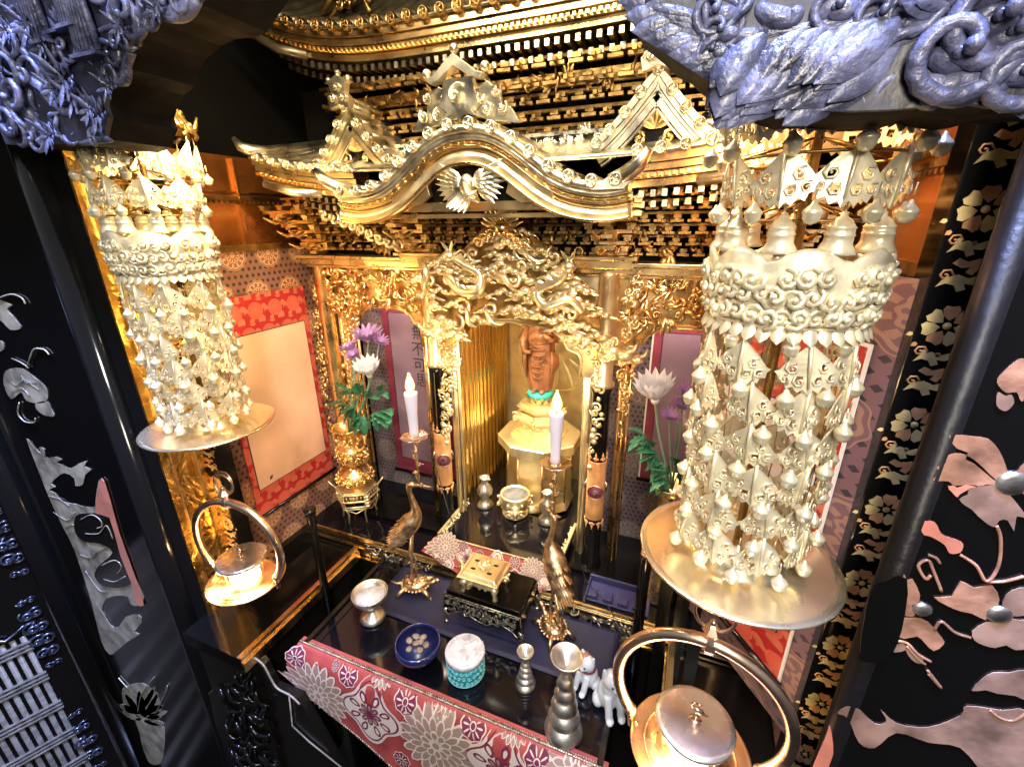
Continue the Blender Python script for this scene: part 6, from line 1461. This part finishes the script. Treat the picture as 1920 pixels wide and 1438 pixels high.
# ------------------------------------------------------------------ flowers and vases
def chrys(c, D, s, m, name, parent, lay=((9, .55, .95), (12, .85, .9), (14, 1.0, .75)), up_=.9, w=.22, droop=0.):
    D = Vector(D).normalized(); a0 = D.orthogonal().normalized(); b0 = D.cross(a0); mb = MB()
    for q, (n, L_, rise) in enumerate(lay):
        for k in range(n):
            a = 2*pi*(k+.37*q)/n; O_ = a0*cos(a)+b0*sin(a); dr = (O_*(1-rise*up_*.6)+D*rise*up_).normalized()
            mb.leafp(c+O_*s*.06+D*(.05*s*(2-q)), dr, (D-O_*.8), s*L_, s*w, bend=.28-.10*q, ridge=-.25)
    mb.ell(c-D*s*.06, (s*.14,)*3, 8, 6); return mb.build(name, m, parent)
def fleaf(mb, o, D, L_, rnd):
    D = Vector(D).normalized(); N = (Z3-D*D.z)
    if N.length < .1: N = X3
    N.normalize(); S = D.cross(N)
    lob = [(0, .04), (.15, .20), (.22, .12), (.38, .36), (.45, .22), (.62, .32), (.68, .18), (.85, .16), (1.0, 0)]
    out = [(a*L_, b*L_) for a, b in lob]+[(a*L_, -b*L_) for a, b in lob[::-1][1:]]
    cv = rnd.uniform(.3, .8)
    n = len(out); P_ = [o+D*a+S*b+N*(-cv*a*a/L_*.6+abs(b)*.35) for a, b in out]; m_ = len(lob)
    mid = [o+D*(a*L_)+N*(-cv*a*a*L_*.6) for a, b in lob]
    base = len(mb.v); mb.v.extend([tuple(p) for p in P_]+[tuple(p) for p in mid])
    for i in range(m_-1):
        for f in ((base+i, base+n+i, base+n+i+1, base+i+1), (base+n+i, base+(n-i) % n if i else base, base+n-i-1, base+n+i+1)):
            f = tuple(dict.fromkeys(f))
            if len(f) > 2: mb.f.append(f); mb.mi.append(0); mb.sm.append(True)
def bouquet(VX, VY, zr, heads, leaves, name, label, seed):
    """heads: (px,py,dist offset,size,material)"""
    rnd = random.Random(seed); t = thing(name, (VX, VY, zr), label, 'flowers'); base = V(VX, VY, zr-.02)
    for (px, py, dy, s, m, D) in heads:
        c = ay(px, py, VY+dy); mb = MB(); mid = base.lerp(c, .55)+V((c.x-VX)*.15, 0, .01); D = Vector(D).normalized()
        mb.tube(catmull([base, mid, c-D*s*.2, c-D*s*.05], 4), .0024 if m == 'petalw' else .0017, 7); mb.build('stem', 'stem', t)
        chrys(c, D, s, m, 'white_bloom' if m == 'petalw' else 'purple_bloom', t, w=.30 if m == 'petalw' else .22, up_=.9 if m == 'petalw' else .55)
    mb = MB()
    for (px, py, dy, L_, ang) in leaves:
        c = ay(px, py, VY+dy); a = radians(ang)
        for q in (-.7, 0, .6): fleaf(mb, c, V(cos(a+q), -.45+rnd.uniform(-.3, .3), sin(a+q)), L_*rnd.uniform(1.1, 1.5), rnd)
        mb.tube([base, c], .0012, 5)
    mb.build('leaves', 'leaf', t, solid=.0006); return t
vc = az(690, 952, ZP); vX, vY = vc.x, vc.y-.035
VS = thing('gold_vase', (vX, vY, ZP), 'ornate gold flower vase on an openwork stand at the left of the platform', 'vase')
zr = vz(800, vX, vY); z0 = ZP; H = zr-z0
mb = MB(); s0 = .055
mb.lathe([(.026, z0+H*.36), (.030, z0+H*.38), (.050, z0+H*.44), (.056, z0+H*.47), (.040, z0+H*.52), (.026, z0+H*.56), (.024, z0+H*.60), (.036, z0+H*.66), (.043, z0+H*.72), (.036, z0+H*.78), (.028, z0+H*.82), (.030, z0+H*.92), (.044, z0+H*.985), (.052, z0+H), (.050, z0+H*1.01), (.042, z0+H*.99), (.026, z0+H*.93), (.0001, z0+H*.92)], (vX, vY, 0), 36); vb = mb.build('body', 'gold', VS)
rnd = random.Random(2); mb = MB()
for z_, r_, n_, s_ in ((.46, .052, 16, .022), (.71, .042, 14, .022), (.66, .037, 12, .020), (.76, .038, 12, .018), (.88, .029, 9, .022), (.50, .045, 14, .018), (.83, .028, 9, .016)):
    for k in range(n_): a = 2*pi*k/n_; N = V(cos(a), sin(a), 0); mb.curl(V(vX, vY, z0+H*z_)+N*r_, V(-sin(a), cos(a), 0), Z3, N, s_, rnd.uniform(0, 6), rnd.choice((1, -1)), w=.24, lift=.25)
mb.build('scroll_relief', 'gold', vb)
for g in (-1, 1):
    mb = MB(); mb.tube(catmull([V(vX+g*.030, vY, z0+H*.86), V(vX+g*.052, vY, z0+H*.93), V(vX+g*.058, vY, z0+H*.84), V(vX+g*.044, vY, z0+H*.78), V(vX+g*.060, vY, z0+H*.72), V(vX+g*.050, vY, z0+H*.64)], 4), .0055, 7); mb.leafp(V(vX+g*.052, vY, z0+H*.93), V(g, 0, .7), -Y3, .022, .012)
    mb.curl(V(vX+g*.056, vY, z0+H*.72), X3*g, Z3, -Y3, .022, 0, 1, w=.25); mb.build('handle', 'gold', VS)
mb = MB()
def hexring(r, z, rr):
    mb.tube([V(vX+cos(a)*r, vY+sin(a)*r, z) for a in [pi/6+k*pi/3 for k in range(6)]], rr, 6, closed=True)
hexring(.062, z0+H*.34, .003); hexring(.066, z0+H*.27, .0035); hexring(.060, z0+H*.20, .003); hexring(.056, z0+H*.17, .0025)
for k in range(6):
    a = pi/6+k*pi/3; d = V(cos(a), sin(a), 0); c_ = V(vX, vY, 0)
    mb.tube([c_+d*.082+Z3*(z0+H*.42), c_+d*.070+Z3*(z0+H*.37), c_+d*.062+Z3*(z0+H*.34), c_+d*.060+Z3*(z0+H*.20), c_+d*.048+Z3*(z0+H*.10), c_+d*.052+Z3*z0], [.002, .003, .0032, .003, .003, .003], 6)
    a2 = a+pi/3; d2 = V(cos(a2), sin(a2), 0); 
    for q in range(1, 6): p_ = (d*(1-q/6)+d2*(q/6)); mb.ell(c_+p_*.063+Z3*(z0+H*.305), (.003, .003, .006), 6, 4)
    m_ = (d+d2)/2; mb.tube([c_+d*.056+Z3*(z0+H*.17), c_+m_*.056+Z3*(z0+H*.12), c_+d2*.056+Z3*(z0+H*.17)], .002, 5)
mb.lathe([(.0001, z0+H*.345), (.058, z0+H*.345), (.058, z0+H*.36), (.0001, z0+H*.365)], (vX, vY, 0), 6, sm=False, rot0=pi/6)
mb.build('openwork_stand', 'goldpale', VS)
mb = MB()
for k in range(4): mb.ell((vX+.062, vY-.03, z0+H*(.33-.035*k)), (.009, .009, .0055), 12, 7)
mb.build('stacked_beads', 'goldpale', VS)
bouquet(vX, vY, zr, [(692, 702, -.02, .056, 'petalw', (.15, -.35, .9)), (690, 636, .01, .050, 'petalp', (.15, -.25, 1)), (658, 655, .0, .034, 'petalp', (-.3, -.3, 1)), (664, 668, -.01, .028, 'petalp', (0, -.5, .8)), (712, 642, .01, .028, 'petalp', (.6, -.2, .8)), (672, 678, .01, .018, 'petalp', (0, -.5, .8))],
        [(655, 735, 0, .036, 160), (690, 745, -.02, .036, 60), (665, 765, -.03, .040, 230), (700, 775, -.03, .042, -20), (650, 760, -.01, .036, 190), (720, 770, -.01, .040, -10), (680, 780, -.04, .038, 250), (712, 735, .0, .030, 40), (672, 740, -.03, .032, 120)], 'flower_bouquet', 'white and purple chrysanthemums in the gold vase at the left', 5)
# right vase, mostly hidden behind the ornament
wX, wY = .085, .93
zr2 = vz(890, wX, wY)
p_ = ay(1262, 905, wY); wX = p_.x
WS = thing('gold_vase', (wX, wY, ZP), 'gold flower vase half hidden behind the right ornament plate', 'vase')
mb = MB(); z0 = ZP; H = p_.z-ZP; mb.lathe([(.0001, z0), (.04, z0), (.042, z0+.01), (.026, z0+H*.3), (.042, z0+H*.55), (.040, z0+H*.65), (.026, z0+H*.78), (.028, z0+H*.9), (.048, z0+H), (.045, z0+H), (.026, z0+H*.92), (.0001, z0+H*.9)], (wX, wY, 0), 32)
for k in range(12): a = 2*pi*k/12; N = V(cos(a), sin(a), 0); mb.curl(V(wX, wY, z0+H*.6)+N*.041, V(-sin(a), cos(a), 0), Z3, N, .022, k, 1, w=.24)
mb.build('body', 'gold', WS)
bouquet(wX, wY, p_.z, [(1228, 748, -.01, .066, 'petalw', (-.12, -.3, 1)), (1256, 783, -.01, .026, 'petalp', (.1, -.4, 1)), (1285, 742, .01, .034, 'petalp', (.5, -.2, 1)), (1272, 762, .01, .024, 'petalp', (.5, -.3, 1))],
        [(1212, 822, -.01, .034, 170), (1232, 850, -.02, .036, 200), (1244, 868, -.02, .034, 230), (1256, 885, -.02, .038, 190), (1270, 890, -.03, .036, 0), (1222, 838, 0, .030, 140), (1266, 872, -.02, .034, 60), (1250, 900, -.03, .034, 230)], 'flower_bouquet', 'large white chrysanthemum with small purple blooms beside the right ornament', 6)

# ------------------------------------------------------------------ odds and ends
# dark spindle standing at the left of the table
c = on(612, 1118, ZT-.03); mb = MB(); zt = vz(955, c.x, c.y); mb.lathe([(.010, -1.2), (.010, zt-.05), (.012, zt-.04), (.0105, zt-.03), (.014, zt-.004), (.016, zt), (.0001, zt+.001)], (c.x, c.y, 0), 14); tag(mb.build('spindle', 'lacdull'), 'dark slender spindle standing between the left gold strip and the table', 'post')
# thin black wires
mb = MB(); mb.tube([ay(815, 868, .93), ay(822, 890, .92), ay(838, 950, .88), ay(852, 990, .86)], .0013, 6); tag(mb.build('wire', 'wireb'), 'thin black wire leaning left of the small red cloth', 'wire')
mb = MB(); mb.tube(catmull([ay(1092, 1060, .84), ay(1100, 1090, .83), ay(1128, 1120, .82), ay(1150, 1155, .80), ay(1152, 1190, .76)], 5), .0012, 6); tag(mb.build('wire', 'wireb'), 'thin black wire curving down right of the right crane', 'wire')
# dark blue notched plastic tray on the platform at the right
p = az(1118, 1050, ZP+.002); mb = MB(); x0, x1 = p.x, p.x+.15; y0, y1 = p.y-.02, p.y+.045
y1 = .915; y0 = .845; mb.bb((x0, y0, ZP+.001), (x1, y1, ZP+.006)); mb.bb((x0, y1-.006, ZP+.006), (x1, y1, ZP+.022)); mb.bb((x0, y0, ZP+.006), (x0+.004, y1, ZP+.016))
for k in range(4): mb.bb((x0+.006+k*.036, y0+.005, ZP+.006), (x0+.028+k*.036, y0+.03, ZP+.015))
tag(mb.build('notched_tray', 'offbluebox', bevel=.001), 'dark blue notched plastic tray on the platform right of the crane', 'tray')
# slim black post with ringed brass cap at the right of the platform
pp = ay(1212, 1040, .80); mb = MB(); EP = thing('capped_post', (pp.x, .80, -1.2), 'slim black post with ringed brass cap just left of the right plate', 'post')
mb.lathe([(.012, -1.2), (.012, pp.z-.006), (.010, pp.z-.004), (.0001, pp.z)], (pp.x, .80, 0), 16); mb.build('shaft', 'lac', EP)
mb = MB()
for k in range(4): mb.ell((pp.x, .80, pp.z+.002+.0075*k), (.0115, .0115, .0048), 14, 6)
mb.build('cap', 'copper', EP)
mb = MB()
for k in range(3): mb.bb((pp.x+.035+.035*k, .79, -1.2), (pp.x+.060+.035*k, .80, pp.z+.02-.008*k))
tag(mb.build('baluster_boards', 'lacdull'), 'row of dark boards right of the capped post under the right plate', 'railing')
# low carved panel box at the lower left of the table
PB = thing('carved_chest', (-.93, .40, -1.45), 'black carved wooden base panel with pale rim at the lower left of the table', 'panel')
Yc = .47
def poly3(pts, Yp): return [ay(a, b, Yp) for a, b in pts]
mb = MB(); q = [(p.x, p.z) for p in poly3([(392, 1300), (470, 1226), (492, 1250), (512, 1290), (560, 1310), (640, 1450), (420, 1450)], Yc)]
mb.plate((0, Yc+.02, 0), X3, Z3, q[::-1] if False else q, .02); mb.build('board', 'lacdull', PB)
mb = MB(); mb.tube(poly3([(392, 1300), (430, 1262), (468, 1228)], Yc-.004), .0022, 6); mb.tube(catmull(poly3([(468, 1228), (492, 1244), (508, 1272), (520, 1290), (545, 1304), (562, 1320)], Yc-.004), 4), .0022, 6)
mb.tube(poly3([(542, 1300), (548, 1360), (580, 1390), (640, 1438)], Yc-.004), .0018, 6); mb.build('pale_rim', 'slat', PB)
mb = MB(); q = [(p.x, p.z) for p in poly3([(420, 1300), (468, 1250), (495, 1290), (515, 1350), (520, 1440), (450, 1440)], Yc-.002)]
relief(mb, (0, Yc-.002, 0), X3, Z3, q, .026, .03, 3, .002, 'wlw', lift=.15); mb.build('openwork', 'lac', PB)
mb = MB(); q = [(p.x, p.z) for p in poly3([(370, 1206), (410, 1200), (442, 1212), (438, 1226), (410, 1236), (376, 1236), (364, 1222)], .50)]
mb.plate((0, .51, 0), X3, Z3, q, .01); mb.tube([V(a, .495, b) for a, b in q], .002, 6, closed=True); tag(mb.build('gilt_scrap', 'golddark'), 'small gilded plaque low between the left post and table', 'plaque')
